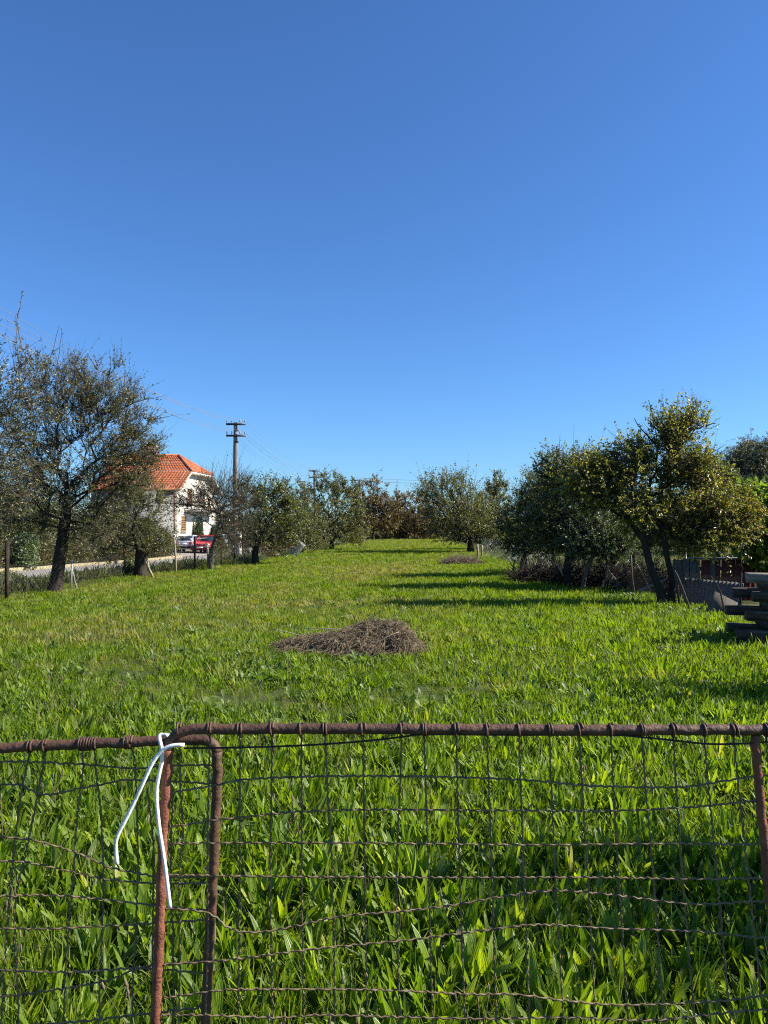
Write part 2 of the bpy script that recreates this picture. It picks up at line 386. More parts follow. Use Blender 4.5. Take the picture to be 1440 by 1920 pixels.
C_short = variants('sward_set', lambda i: clump('sward', M['sward'], 30, (.06, .13), (.010, .018), (.05, .6), (.1, .8), .16, 3, 'lance', .15), 5)
C_weed = variants('weed_set', lambda i: clump('weed', M['weed'], 16, (.06, .12), (.03, .055), (.5, 1.3), (.1, .7), .09, 4, 'round', .15, .07), 5)
C_verge = variants('verge_set', lambda i: clump('verge', M['verge'], 26, (.12, .3), (.014, .04), (.1, .9), (.1, 1.0), .16, 4, 'lance', .2, .14), 5)
C_straw = variants('straw_set', lambda i: clump('straw', M['straw'], 14, (.07, .22), (.003, .006), (.3, 1.3), (.0, .6), .10, 3, 'grass', .1), 4)

def scatter(name, coll, P, scale, label, cat='plants', tilt=.18, dry=None):
    n = len(P); me = bpy.data.meshes.new(name)
    me.vertices.add(n); me.vertices.foreach_set('co', np.asarray(P, np.float32).ravel())
    rot = np.stack([rng.normal(0, tilt, n), rng.normal(0, tilt, n), rng.uniform(0, 6.283, n)], -1)
    a = me.attributes.new('rot', 'FLOAT_VECTOR', 'POINT'); a.data.foreach_set('vector', rot.astype(np.float32).ravel())
    a = me.attributes.new('scl', 'FLOAT_VECTOR', 'POINT'); sc = np.asarray(scale, np.float32)
    if sc.ndim == 1: sc = np.stack([sc, sc, sc], -1)
    a.data.foreach_set('vector', sc.ravel())
    a = me.attributes.new('dry', 'FLOAT', 'POINT'); a.data.foreach_set('value', np.asarray(dry if dry is not None else np.zeros(n), np.float32))
    a = me.attributes.new('pick', 'INT', 'POINT'); a.data.foreach_set('value', rng.integers(0, 1000, n).astype(np.int32))
    o = obj(name, me); tag(o, label, cat, kind='stuff')
    g = bpy.data.node_groups.new(name, 'GeometryNodeTree')
    g.interface.new_socket('Geometry', in_out='INPUT', socket_type='NodeSocketGeometry'); g.interface.new_socket('Geometry', in_out='OUTPUT', socket_type='NodeSocketGeometry')
    N = g.nodes; gi = N.new('NodeGroupInput'); go = N.new('NodeGroupOutput')
    ci = N.new('GeometryNodeCollectionInfo'); ci.inputs['Collection'].default_value = coll; ci.inputs['Separate Children'].default_value = True; ci.inputs['Reset Children'].default_value = True
    ip = N.new('GeometryNodeInstanceOnPoints'); ip.inputs['Pick Instance'].default_value = True
    def na(nm, ty):
        q = N.new('GeometryNodeInputNamedAttribute'); q.data_type = ty; q.inputs['Name'].default_value = nm; return [x for x in q.outputs if x.enabled][0]
    g.links.new(gi.outputs[0], ip.inputs['Points']); g.links.new(ci.outputs[0], ip.inputs['Instance'])
    g.links.new(na('pick', 'INT'), ip.inputs['Instance Index']); g.links.new(na('scl', 'FLOAT_VECTOR'), ip.inputs['Scale'])
    e2r = N.new('FunctionNodeEulerToRotation'); g.links.new(na('rot', 'FLOAT_VECTOR'), e2r.inputs[0]); g.links.new(e2r.outputs[0], ip.inputs['Rotation'])
    g.links.new(ip.outputs[0], go.inputs[0])
    md = o.modifiers.new('scatter', 'NODES'); md.node_group = g
    return o
def noise2(x, y, s, seed):
    r = np.random.default_rng(seed); o = np.zeros_like(x)
    for k in range(6):
        a = r.uniform(0, 6.28); f = (1 + .5 * k) / s; o += np.sin((x * math.cos(a) + y * math.sin(a)) * f * 6.28 + r.uniform(0, 6.28)) / (1 + .4 * k)
    return o / 3.2
PILE = G(655, 1222)
def in_field(x, y, m=0.0): return (x > edge_l(y) - m) & (x < edge_r(y) + m) & (y < 73)
def not_pile(x, y): return (((x - PILE[0]) / 1.0) ** 2 + ((y - PILE[1]) / .62) ** 2) > 1
def pts(y0, y1, x0, x1, dens):
    n = int((y1 - y0) * (x1 - x0) * dens); return rng.uniform(x0, x1, n), rng.uniform(y0, y1, n)
def zed(x, y): return np.stack([x, y, gz(x, y) - .005], -1)

WORN = [(G(440, 1312), .35, .3), (G(760, 1325), .5, .35), (G(235, 1248), .45, .3), (G(330, 1180), 1.6, .9), (G(560, 1140), 2.2, 1.6), (G(130, 1200), 1.2, .5), (G(850, 1300), .5, .2), (G(700, 1070), 2.5, 4)]
# tall plantain close to the gate
x, y = pts(1.62, 11, -9, 7, 135); k = in_field(x, y, .4) & not_pile(x, y)
patch = noise2(x, y, 3.2, 11)
wear = sum(np.exp(-(((x - g_[0]) / a_) ** 2 + ((y - g_[1]) / b_) ** 2)) for g_, a_, b_ in WORN)
prob = np.clip(-.9 * wear + np.interp(y, [1.6, 5.2, 6.5, 8, 11], [1, .95, .62, .5, .42]) + patch * np.interp(y, [2, 5, 7], [.05, .2, .5]) + .35 * sstep(.5, 2.5, x) * (y > 4), 0, 1)
k &= rng.random(len(x)) < prob; x, y, patch = x[k], y[k], patch[k]
hs = np.interp(y, [1.6, 4.5, 6.5, 8.5, 11], [.95, .84, .62, .54, .48]) * (1 + .18 * patch) * rng.uniform(.7, 1.2, len(x)) * (1 + .22 * sstep(.8, 3, x) * (y > 4.5))
scatter('plantain_leaves', C_plant, zed(x, y), hs, 'tall lush ribwort leaves growing thick behind the rusty gate', 'plants', .2, np.clip(rng.normal(.03, .08, len(x)), 0, .6))
x, y = pts(10, 34, -9, 6.5, 1.6); k = in_field(x, y) & (rng.random(len(x)) < .35 + .5 * noise2(x, y, 4, 91)); x, y = x[k], y[k]
scatter('scattered_plantain', C_plant, zed(x, y), rng.uniform(.45, .8, len(x)), 'taller plantain tufts scattered over the open field', 'plants', .2, np.clip(rng.normal(.1, .15, len(x)), 0, .7))
# thin grass between
x, y = pts(1.62, 14, -9, 7, 52); k = in_field(x, y, .4) & not_pile(x, y); x, y = x[k], y[k]
scatter('grass_tufts', C_grass, zed(x, y), rng.uniform(.7, 1.25, len(x)) * np.interp(y, [1.6, 6, 9], [1.15, .85, .7]), 'thin green grass blades mixed among the broad leaves', 'grass', .2, np.clip(rng.normal(.08, .14, len(x)) + .3 * (noise2(x, y, 2.4, 5) > .45) * (y > 5), 0, .8))
# low broad-leaved weeds
x, y = pts(1.7, 16, -9, 6.5, 28); pr = .2 + .75 * sstep(.05, .6, noise2(x, y, 2.6, 21)); k = in_field(x, y, .3) & not_pile(x, y) & (rng.random(len(x)) < pr); x, y = x[k], y[k]
scatter('low_weeds', C_weed, zed(x, y), rng.uniform(.5, 1.0, len(x)), 'low round-leaved weeds carpeting the gaps in the meadow', 'weeds', .25, np.clip(rng.normal(.05, .1, len(x)), 0, .5))
# dead stalks patches
x, y = pts(1.7, 30, -9, 6, 18); wear = sum(np.exp(-(((x - g_[0]) / a_) ** 2 + ((y - g_[1]) / b_) ** 2)) for g_, a_, b_ in WORN)
pr = np.where(y < 4.5, .22, .06) + .9 * wear + .8 * sstep(.35, .7, noise2(x, y, 2.9, 33)) * (x < 2.5); k = in_field(x, y) & (rng.random(len(x)) < pr); x, y = x[k], y[k]
scatter('dry_stalks', C_straw, zed(x, y), rng.uniform(.6, 1.1, len(x)) * np.interp(y, [4, 12], [1, .7]), 'brown dead grass stalks lying in thin meadow patches', 'dry grass', .3)
# short sward of the open field
x, y = pts(7.5, 30, -9, 6.5, 46); k = in_field(x, y, .3) & not_pile(x, y) & (rng.random(len(x)) < sstep(7, 11, y)); x, y = x[k], y[k]
x2, y2 = pts(30, 73, -8, 7, 24); k = in_field(x2, y2, .3); x = np.concatenate([x, x2[k]]); y = np.concatenate([y, y2[k]])
lush = sstep(.0, 3.0, x) * sstep(35, 20, y)
wear = sum(np.exp(-(((x - g_[0]) / a_) ** 2 + ((y - g_[1]) / b_) ** 2)) for g_, a_, b_ in WORN)
k = rng.random(len(x)) > wear * .6; x, y, lush, wear = x[k], y[k], lush[k], wear[k]
dr = np.clip(.5 * wear + rng.normal(.10, .16, len(x)) + .45 * sstep(.0, .7, noise2(x, y, 5, 41)) * (1 - lush) + .3 * sstep(.3, .8, noise2(x, y, 1.7, 43)) * (1 - .6 * lush) + .18 * sstep(35, 60, y) - .1 * lush, 0, .8)
scatter('field_grass', C_short, zed(x, y), rng.uniform(.75, 1.2, len(x)) * np.interp(y, [8, 14, 30, 70], [1.15, .95, 1.0, 1.35]) * (1 + .25 * lush) * (1 + .25 * noise2(x, y, 2.2, 47)), 'short green grass covering the long open field', 'grass', .15, dr)
# verges along both edges
def verge_pts(fe, s, y0, y1, w0, w1, dens):
    yy = rng.uniform(y0, y1, int((y1 - y0) * (w1 - w0) * dens)); xx = fe(yy) + s * rng.uniform(w0, w1, len(yy)); return xx, yy
xa, ya = verge_pts(edge_l, -1, 8, 34, .1, 6.5, 26); k = xa > road_near(ya) + .15; xa, ya = xa[k], ya[k]
xb, yb = verge_pts(edge_l, -1, 34, 72, .1, 6, 12); k = xb > road_near(yb) + .15; xb, yb = xb[k], yb[k]
xc, yc = verge_pts(edge_r, 1, 20, 60, .3, 12, 5)
x = np.concatenate([xa, xb, xc]); y = np.concatenate([ya, yb, yc]); de = np.minimum(np.abs(x - edge_l(y)), 9)
scatter('verge_weeds', C_verge, zed(x, y), rng.uniform(.7, 1.4, len(x)) * np.where(x > 0, .6, 1) , 'rank dark weeds and long grass on the roadside bank', 'weeds', .25, np.clip(rng.normal(.15, .2, len(x)), 0, .8))
# ground ivy and strawberry-like leaves by the right-hand orchard tree
xs_, ys_ = [], []
for (px, py, sx, sy, n) in ((1290, 1148, .62, .5, 90), (1205, 1128, .5, .35, 50), (1350, 1206, .5, .3, 70), (1180, 1125, .3, .3, 25), (1330, 1160, .4, .35, 40)):
    g = G(px, py); xs_.append(rng.normal(g[0], sx, n)); ys_.append(rng.normal(g[1], sy, n))
x = np.concatenate(xs_); y = np.concatenate(ys_)
scatter('broad_leaf_patch', C_weed, zed(x, y), rng.uniform(.7, 1.15, len(x)), 'bright broad-leaved plants clustered by the forked orchard tree and timber stack', 'plants', .25)
# flower stalks of the plantain and big dock leaves by the heap
def stalk(i):
    mb = MB()
    for k in range(3):
        a = random.uniform(0, 6.28); l = random.uniform(.22, .34); b = random.uniform(.02, .10)
        P = np.array([(math.cos(a) * b * t * t, math.sin(a) * b * t * t, l * t) for t in np.linspace(0, 1, 6)])
        mb.tube(P, .0012, 4); e = P[-1]; mb.tube([e, e + [0, 0, .008], e + [0, 0, .022], e + [0, 0, .034]], [.002, .0045, .004, .0012], 6)
    return bpy.data.objects.new('stalk', mb.mesh('stalk', M['twig'], True, np.full(mb.n, .5)))
C_stalk = variants('stalk_set', stalk, 4)
x, y = pts(1.8, 9, -6, 5, 2.6)
scatter('flower_stalks', C_stalk, zed(x, y), rng.uniform(.7, 1.05, len(x)), 'thin brown plantain flower stalks sticking up among the leaves', 'plants', .15)
gd = G(515, 1275); n = 16
x = rng.normal(gd[0], .28, n); y = rng.normal(gd[1], .25, n); g2 = G(600, 1250); x = np.concatenate([x, rng.normal(g2[0], .45, 14)]); y = np.concatenate([y, rng.normal(g2[1], .12, 14)])
scatter('dock_leaves', C_weed, zed(x, y), rng.uniform(.8, 1.25, len(x)), 'large pale dock leaves in front of the dry stalk heap', 'plants', .3)
# far land beyond the field and right paddock
x, y = pts(73, 150, -60, 60, 1.2); k = (x > road_near(y) + .5)
scatter('rough_grass', C_verge, zed(x[k], y[k]), rng.uniform(1.5, 3, k.sum()), 'rough dry grass beyond the far end of the field', 'grass', .3, rng.uniform(.3, .9, k.sum()))

# ------------------------------------------------------------------ trees
def rand_dirs(n):
    v = rng.normal(size=(n, 3)); return v / np.linalg.norm(v, axis=1, keepdims=True)
def leaf_quads(P, D, L, w, fold=.3, droop=.0):
    """P base (N,3), D direction (N,3), folded rhombus leaves"""
    N = len(P); D = D / (np.linalg.norm(D, axis=1, keepdims=True) + 1e-9)
    s = np.cross(D, rand_dirs(N)); s /= np.linalg.norm(s, axis=1, keepdims=True) + 1e-9
    u = np.cross(s, D)
    L = L[:, None]; w = w[:, None]
    tip = P + D * L - u * L * droop
    mid = P + D * L * .48
    a = mid + s * w / 2 + u * w * fold; b = mid - s * w / 2 + u * w * fold
    V = np.stack([P, a, tip, b], 1).reshape(-1, 3); i = np.arange(N) * 4
    T = np.concatenate([np.stack([i, i + 1, i + 2], -1), np.stack([i, i + 2, i + 3], -1)])
    return V, T

def make_tree(name, label, base, trunk, lobes, leaf, bark='bark', group=None, cat='tree', n_attr=260, twigs=6, twig_len=(.18, .5),
              leaves=7, lsize=(.05, .085), lasp=.5, shoots=(), seed=1, up=.25, tipr=.006, jitter=.10, bare=0.0, bend=None, sides=6, hang=.0, wpath=.32, dens=.62):
    """base world point; trunk: [(offset xyz, radius)]; lobes: (centre offset xyz, radii xyz, weight)"""
    global rng
    rng = np.random.default_rng(seed * 101 + 5)
    n_attr = int(n_attr * 1.25); leaves = int(round(leaves * 1.7)); near_k = .78 if base[1] < 26 else 1.0; dens = dens if base[1] < 40 else max(dens, .88); lsize = (lsize[0] * near_k, lsize[1] * near_k * 1.08); leaves = int(leaves * (1.2 if near_k < 1 else 1))
    root = empty(name, tuple(base), label, cat, group)
    # --- skeleton
    tp = np.array([t[0] for t in trunk], float); tr_ = np.array([t[1] for t in trunk], float)
    tpts = spline(tp, .16); acc = np.linspace(0, 1, len(tpts)); trad = np.interp(acc, np.linspace(0, 1, len(tr_)), tr_)
    pos = [p for p in tpts]; par = [-1] + list(range(len(tpts) - 1)); plen = [0.0]
    for i in range(1, len(tpts)): plen.append(plen[-1] + np.linalg.norm(tpts[i] - tpts[i - 1]) * .25)
    nt_ = len(tpts)
    first = max(1, int(nt_ * .55))
    wts = np.array([l[2] if len(l) > 2 else 1.0 for l in lobes], float); wts = wts / wts.sum()
    A = []
    for l, wt in zip(lobes, wts):
        m = max(3, int(n_attr * wt)); r = rng.random(m) ** .42
        A.append(np.array(l[0]) + rand_dirs(m) * r[:, None] * np.array(l[1]))
    A = np.concatenate(A); A = A[A[:, 2] > .35]
    A = A[np.argsort(np.linalg.norm(A - tpts[-1], axis=1) + rng.normal(0, .15, len(A)))]
    cap = len(pos) + len(A) * 14
    PO = np.zeros((cap, 3)); PL = np.zeros(cap); n = len(pos); PO[:n] = pos; PL[:n] = plen
    tips = []
    for a in A:
        dd = np.linalg.norm(PO[first:n] - a, axis=1) + wpath * PL[first:n]
        # discourage branches that go down steeply
        dd += .25 * np.maximum(0, PO[first:n, 2] - a[2])
        j = first + int(np.argmin(dd)); p0 = PO[j].copy(); dist = np.linalg.norm(a - p0)
        m = max(1, int(dist / .28)); off = rng.normal(0, 1, 3) * jitter * dist
        off[2] += up * dist * .5
        prev = j
        for s in range(1, m + 1):
            t = s / m; q = p0 + (a - p0) * t + off * math.sin(math.pi * t) + (rng.normal(0, .015, 3) if s < m else 0)
            PO[n] = q; par.append(prev); PL[n] = PL[prev] + np.linalg.norm(q - PO[prev]); prev = n; n += 1
        tips.append(n - 1)
    PO = PO[:n]; par = np.array(par)
    # --- radii
    e = 2.35; acc_r = np.zeros(n); kids = [[] for _ in range(n)]
    for i in range(1, n): kids[par[i]].append(i)
    for i in range(n - 1, -1, -1):
        if not kids[i]: acc_r[i] = tipr ** e
        if par[i] >= 0: acc_r[par[i]] += acc_r[i]
    rad = acc_r ** (1 / e)
    rad[:nt_] = np.maximum(trad, np.minimum(rad[:nt_], trad * 1.1))
    cap_r = trad[-1] * .92; rad[nt_:] = np.minimum(rad[nt_:], cap_r)
    # --- tubes
    mb = MB(); done = np.zeros(n, bool); starts = [0]; first_chain = True
    while starts:
        s = starts.pop(); ch = [par[s], s] if par[s] >= 0 else [s]; rr = [min(rad[s] * 1.08, rad[par[s]])] if par[s] >= 0 else []
        rr.append(rad[s]); c = s
        while kids[c]:
            ks = sorted(kids[c], key=lambda z: -rad[z]) if c >= nt_ - 1 else sorted(kids[c], key=lambda z: 0 if z == c + 1 else 1)
            for z in ks[1:]: starts.append(z)
            c = ks[0]; ch.append(c); rr.append(rad[c])
        if len(ch) < 2: continue
        P = PO[ch].copy(); rr = np.array(rr)
        big = rr.max() > .03
        if first_chain:
            rr[0] *= 1.35; rr[1] *= 1.12; P[0, 2] -= .08
            first_chain = False
        mb.tube(P, rr, 9 if rr.max() > .07 else (sides if big else 4), False)
    # --- shoots: long upright leafy whips
    tw_s, tw_d, tw_l = [], [], []
    LP, LD = [], []
    for sh_ in shoots:
        p0, p1, nl = np.array(sh_[0], float), np.array(sh_[1], float), sh_[2]
        j = int(np.argmin(np.linalg.norm(PO - p0, axis=1))); p0 = PO[j]
        t = np.linspace(0, 1, 7)[:, None]; off = rng.normal(0, .05, 3) * np.linalg.norm(p1 - p0)
        c = p0 + (p1 - p0) * t + off * np.sin(np.pi * t) + rng.normal(0, .008, (7, 3)) * (t > 0)
        r0 = sh_[3] if len(sh_) > 3 else .010
        mb.tube(c, np.linspace(r0, r0 * .35, 7), 4, False)
        tt = rng.uniform(.12, 1.0, nl); idx = tt * 6; i0 = np.minimum(idx.astype(int), 5); q = c[i0] + (c[i0 + 1] - c[i0]) * (idx - i0)[:, None]
        LP.append(q); LD.append(rand_dirs(nl) + np.array([0, 0, .5]))
    mb.build('trunk', M[bark], root, True)
    # --- twigs
    small = np.where(rad < tipr * 2.6)[0]; small = small[small >= nt_]
    src = np.concatenate([np.array(tips), rng.choice(small, min(len(small), len(tips) * 2), replace=False)]) if len(small) else np.array(tips)
    src = np.repeat(src, max(1, twigs // 2)); src = src[rng.random(len(src)) < .92]
    cen = A.mean(0); out = PO[src] - cen; out /= np.linalg.norm(out, axis=1, keepdims=True) + 1e-9
    D = rand_dirs(len(src)) * .8 + out * .7 + np.array([0, 0, up * 1.6 - hang]); D /= np.linalg.norm(D, axis=1, keepdims=True)
    Ls = rng.uniform(*twig_len, len(src)) * np.where(rng.random(len(src)) < .06, rng.uniform(1.4, 2.1, len(src)), 1.0)
    t = np.linspace(0, 1, 3)[None, :, None]
    bendv = rand_dirs(len(src)) * .22 + np.array([0, 0, up * .4 - hang])
    P = PO[src][:, None] + D[:, None] * Ls[:, None, None] * t + bendv[:, None] * Ls[:, None, None] * t ** 2
    rad_t = np.linspace(tipr * .75, tipr * .25, 3)[None] * np.ones((len(src), 1))
    V1, Q1 = batch_tubes(P, rad_t, 3)
    tw = obj('twigs', np_mesh('twigs', V1, Q1, M['bark_twig'], True), root); tw['kind'] = 'stuff'
    # --- leaves along twigs
    pt = P[:, 2]; nz = noise2(pt[:, 0] + .6 * pt[:, 2], pt[:, 1] * .7 + pt[:, 2], .9 + base[1] * .012, seed + 300)
    keep = (rng.random(len(src)) > bare) & (rng.random(len(src)) < np.clip(dens + .55 * nz, .1, 1))
    Pk = P[keep]; n_t = len(Pk)
    cl = np.repeat(np.arange(n_t), leaves); tt = rng.uniform(.15, 1.0, len(cl)); idx = tt * 2; i0 = np.minimum(idx.astype(int), 1)
    q = Pk[cl, i0] + (Pk[cl, i0 + 1] - Pk[cl, i0]) * (idx - i0)[:, None]
    dirs = rand_dirs(len(cl)) + (Pk[cl, 2] - Pk[cl, 0]) / (np.linalg.norm(Pk[cl, 2] - Pk[cl, 0], axis=1, keepdims=True) + 1e-9) * .6 + np.array([0, 0, -.25 - hang])
    LP.append(q); LD.append(dirs)
    LPa = np.concatenate(LP); LDa = np.concatenate(LD)
    Ls = rng.uniform(*lsize, len(LPa))
    V, T = leaf_quads(LPa, LDa, Ls, Ls * lasp * rng.uniform(.8, 1.2, len(LPa)), .22, .15)
    hue = np.clip(.42 + .22 * noise2(LPa[:, 0] + LPa[:, 2] * .7, LPa[:, 1] + LPa[:, 2] * .5, 1.1, seed) + rng.normal(0, .22, len(LPa)), 0, 1)
    obj('crown', np_mesh('crown', V, T, M[leaf], False, np.repeat(hue, 4)), root)
    return root

def lobe(base, px, py, rx, ry, d=None, wt=None, dy=0.0, dep=None):
    """crown lobe given in photo pixels at depth d"""
    d = (d or base[1]) + dy; c = W(px, py, d) - base; k = d / F
    r = (rx * k, (dep if dep else rx * k * .9), ry * k)
    return (tuple(c), r, wt if wt else rx * ry)
def off(base, px, py, dy=0.0):
    return tuple(W(px, py, base[1] + dy) - base)

# 1 orchard tree whose trunk stands just outside the left edge of the frame
B = np.array([-8.1, 13.2, float(gz(-8.1, 13.2))])
make_tree('plum_tree', 'sparse grey-branched plum tree reaching in from the edge, its tall leafy shoot highest of all', B,
    [((0, 0, 0), .17), (off(B, -95, 1010), .15), (off(B, -55, 930), .13)],
    [lobe(B, -40, 780, 120, 110), lobe(B, 30, 740, 90, 70), lobe(B, 0, 930, 60, 60), lobe(B, 25, 880, 60, 80), lobe(B, -120, 850, 120, 130)],
    'leaf_plum', 'bark_grey', 'orchard trees', n_attr=260, twigs=7, leaves=4, lsize=(.045, .075), seed=2, up=.3, dens=.66,
    shoots=[(off(B, 48, 700), off(B, 42, 550), 46, .012), (off(B, 20, 690), off(B, 30, 590), 12), (off(B, -10, 680), off(B, 0, 600), 10), (off(B, 80, 740), off(B, 112, 612), 7)])
# 2 big dark tree with the leaning trunk
B = G(103, 1113)
make_tree('plum_tree', 'large dark fruit tree with a thick leaning trunk behind the roadside wire fence', B,
    [((0, 0, 0), .175), (off(B, 109, 1070), .145), (off(B, 118, 1010), .14), (off(B, 124, 960), .12)],
    [lobe(B, 150, 820, 105, 80), lobe(B, 105, 730, 70, 60), lobe(B, 180, 735, 70, 60), lobe(B, 70, 900, 80, 60), lobe(B, 220, 895, 65, 60), lobe(B, 130, 910, 100, 55), lobe(B, 245, 790, 50, 50), lobe(B, 265, 840, 36, 32), lobe(B, 55, 965, 60, 45), lobe(B, 175, 985, 50, 40), lobe(B, 225, 860, 70, 60), lobe(B, 60, 830, 70, 70)],
    'leaf_plum', 'bark', 'orchard trees', n_attr=640, twigs=10, leaves=4, lsize=(.045, .075), seed=3, bare=.03, twig_len=(.2, .55), dens=.66, up=.22,
    shoots=[(off(B, 110, 690), off(B, 116, 615), 4), (off(B, 200, 700), off(B, 205, 655), 5), (off(B, 270, 770), off(B, 318, 780), 6), (off(B, 185, 690), off(B, 160, 655), 6)])
B2 = B + np.array([.5, 1.5, 0]); B2[2] = gz(B2[0], B2[1])
# 3 pollard
B = G(264, 1083)
make_tree('pollard_tree', 'squat pollard tree with a short black trunk and olive twiggy crown', B,
    [((0, 0, 0), .19), (off(B, 264, 1060), .18), (off(B, 266, 1035), .20)],
    [lobe(B, 235, 975, 72, 62), lobe(B, 255, 930, 55, 45), lobe(B, 285, 1000, 40, 45), lobe(B, 215, 1010, 40, 40)],
    'leaf_olive', 'bark', 'orchard trees', n_attr=300, twigs=7, leaves=6, lsize=(.05, .085), seed=4)
# 4 nearly bare arching tree
B = G(398, 1071)
make_tree('bare_tree', 'almost bare tree with grey arching limbs in front of the wooden pole', B,
    [((0, 0, 0), .085), (off(B, 394, 1045), .075), (off(B, 402, 1015), .07), (off(B, 415, 975), .06)],
    [lobe(B, 400, 950, 62, 34), lobe(B, 382, 935, 46, 36), lobe(B, 430, 935, 50, 50), lobe(B, 345, 950, 35, 20), lobe(B, 440, 1000, 40, 35)],
    'leaf_bronze', 'bark_grey', 'orchard trees', n_attr=240, twigs=9, leaves=2, lsize=(.05, .08), seed=5, bare=.25, tipr=.008, twig_len=(.25, .7),
    shoots=[(off(B, 400, 930), off(B, 405, 852), 4), (off(B, 425, 920), off(B, 428, 845), 4), (off(B, 418, 930), off(B, 436, 842), 5), (off(B, 345, 940), off(B, 320, 895), 30, .012), (off(B, 430, 930), off(B, 449, 885), 3), (off(B, 395, 930), off(B, 402, 890), 18)])
# 5 dark bushy
B = G(480, 1060)
make_tree('apple_tree', 'compact dark green fruit tree just beside the white pole footing', B,
    [((0, 0, 0), .15), (off(B, 478, 1040), .13), (off(B, 482, 1015), .12)],
    [lobe(B, 492, 975, 64, 52), lobe(B, 478, 930, 45, 34), lobe(B, 530, 985, 48, 48), lobe(B, 515, 938, 38, 38)],
    'leaf_dark', 'bark', 'orchard trees', n_attr=330, twigs=7, leaves=6, lsize=(.06, .10), seed=6, tipr=.007)
# 6 hazel like shrub
B = G(560, 1044); B[1] += 3.0; B[0] = (565 - 720) * B[1] / F; B[2] = gz(B[0], B[1])
make_tree('hazel_bush', 'loose olive bush leaning over the grey wire roll', B,
    [((0, 0, 0), .08), ((.1, 0, .6), .07)],
    [lobe(B, 560, 985, 50, 46), lobe(B, 550, 935, 30, 36), lobe(B, 590, 1000, 38, 34), lobe(B, 530, 1000, 34, 32)],
    'leaf_olive', 'bark', 'shrubs along the road bank', 'shrub', n_attr=220, twigs=7, leaves=5, lsize=(.07, .11), seed=7, tipr=.008)
# 7
B = G(622, 1032)
make_tree('apple_tree', 'broad low fruit tree with yellowing leaves at the field corner', B,
    [((0, 0, 0), .15), ((0, 0, .6), .13), ((.15, 0, 1.1), .11)],
    [lobe(B, 625, 955, 60, 50), lobe(B, 655, 985, 40, 40), lobe(B, 592, 985, 40, 42), lobe(B, 620, 918, 42, 28), lobe(B, 650, 930, 36, 30), lobe(B, 575, 945, 30, 30)],
    'leaf_olive', 'bark', 'orchard trees', n_attr=330, twigs=7, leaves=6, lsize=(.08, .12), seed=8, tipr=.009,
    shoots=[(off(B, 600, 920), off(B, 602, 890), 12), (off(B, 640, 915), off(B, 636, 892), 12), (off(B, 655, 925), off(B, 648, 895), 10)])
# 8, 9 far bronze trees
for (px, py, rx, ry, d, lb, sd, lf, shp) in ((706, 950, 48, 54, 72, 'tall bronze-leaved tree at the far end, left of the two far ones', 9, 'leaf_bronze', [(690, 898), (706, 885), (745, 900)]),
                                    (775, 965, 46, 46, 74, 'lower reddish-brown tree at the far end beside the tall bronze one', 10, 'leaf_bronze', [(760, 925)])):
    xx = (px - 720) * d / F; B = np.array([xx, d, float(gz(xx, d))])
    make_tree('bronze_tree', lb, B, [((0, 0, 0), .2), ((0, 0, 1.0), .16), ((.1, 0, 1.6), .15)],
        [lobe(B, px, py, rx, ry), lobe(B, px - 24, py + 14, rx * .75, ry * .75), lobe(B, px + 24, py + 14, rx * .8, ry * .75), lobe(B, px, py + 30, rx * 1.05, ry * .5)],
        lf, 'bark', 'trees at the far end of the field', n_attr=300, twigs=7, leaves=6, lsize=(.11, .18), seed=sd, tipr=.011, twig_len=(.3, .7),
        shoots=[(off(B, a, b_ + 30), off(B, a, b_), 14, .014) for a, b_ in shp])
# 10 pale willow-ish on the right far
B = G(882, 1037)
make_tree('pear_tree', 'pale grey-green fruit tree behind the low twig heap', B,
    [((0, 0, 0), .2), (off(B, 882, 1015), .17), (off(B, 880, 1000), .15)],
    [lobe(B, 838, 930, 55, 40), lobe(B, 865, 965, 70, 45), lobe(B, 845, 985, 50, 32), lobe(B, 905, 990, 40, 32)],
    'leaf_olive', 'bark', 'orchard trees', n_attr=380, twigs=7, leaves=5, lsize=(.08, .12), seed=11, tipr=.009, twig_len=(.3, .8), up=.4)
B = np.array([(922 - 720) * 46 / F, 46.0, 0]); B[2] = gz(B[0], B[1])
make_tree('pear_tree', 'slim spire-topped fruit tree behind the pair of pale posts', B,
    [((0, 0, 0), .14), ((0, 0, .9), .12), ((0, 0, 1.8), .10)],
    [lobe(B, 925, 960, 36, 40), lobe(B, 930, 920, 20, 30), lobe(B, 935, 1000, 35, 25)],
    'leaf_olive', 'bark', 'orchard trees', n_attr=240, twigs=7, leaves=5, lsize=(.08, .12), seed=12, tipr=.009, up=.5,
    shoots=[(off(B, 930, 905), off(B, 928, 880), 20, .014), (off(B, 938, 915), off(B, 944, 893), 10)])
# 12
B = G(984, 1083)
make_tree('apple_tree', 'dark round apple tree propped up by pale forked sticks', B,
    [((0, 0, 0), .13), (off(B, 981, 1060), .11), (off(B, 985, 1040), .10)],
    [lobe(B, 985, 990, 48, 48), lobe(B, 1020, 985, 50, 60), lobe(B, 975, 1020, 30, 20), lobe(B, 1010, 930, 40, 40)],
    'leaf_dark', 'bark', 'orchard trees', n_attr=420, twigs=7, leaves=7, lsize=(.055, .09), seed=13, tipr=.006,
    shoots=[(off(B, 985, 940), off(B, 975, 895), 14), (off(B, 1000, 930), off(B, 990, 885), 10)])
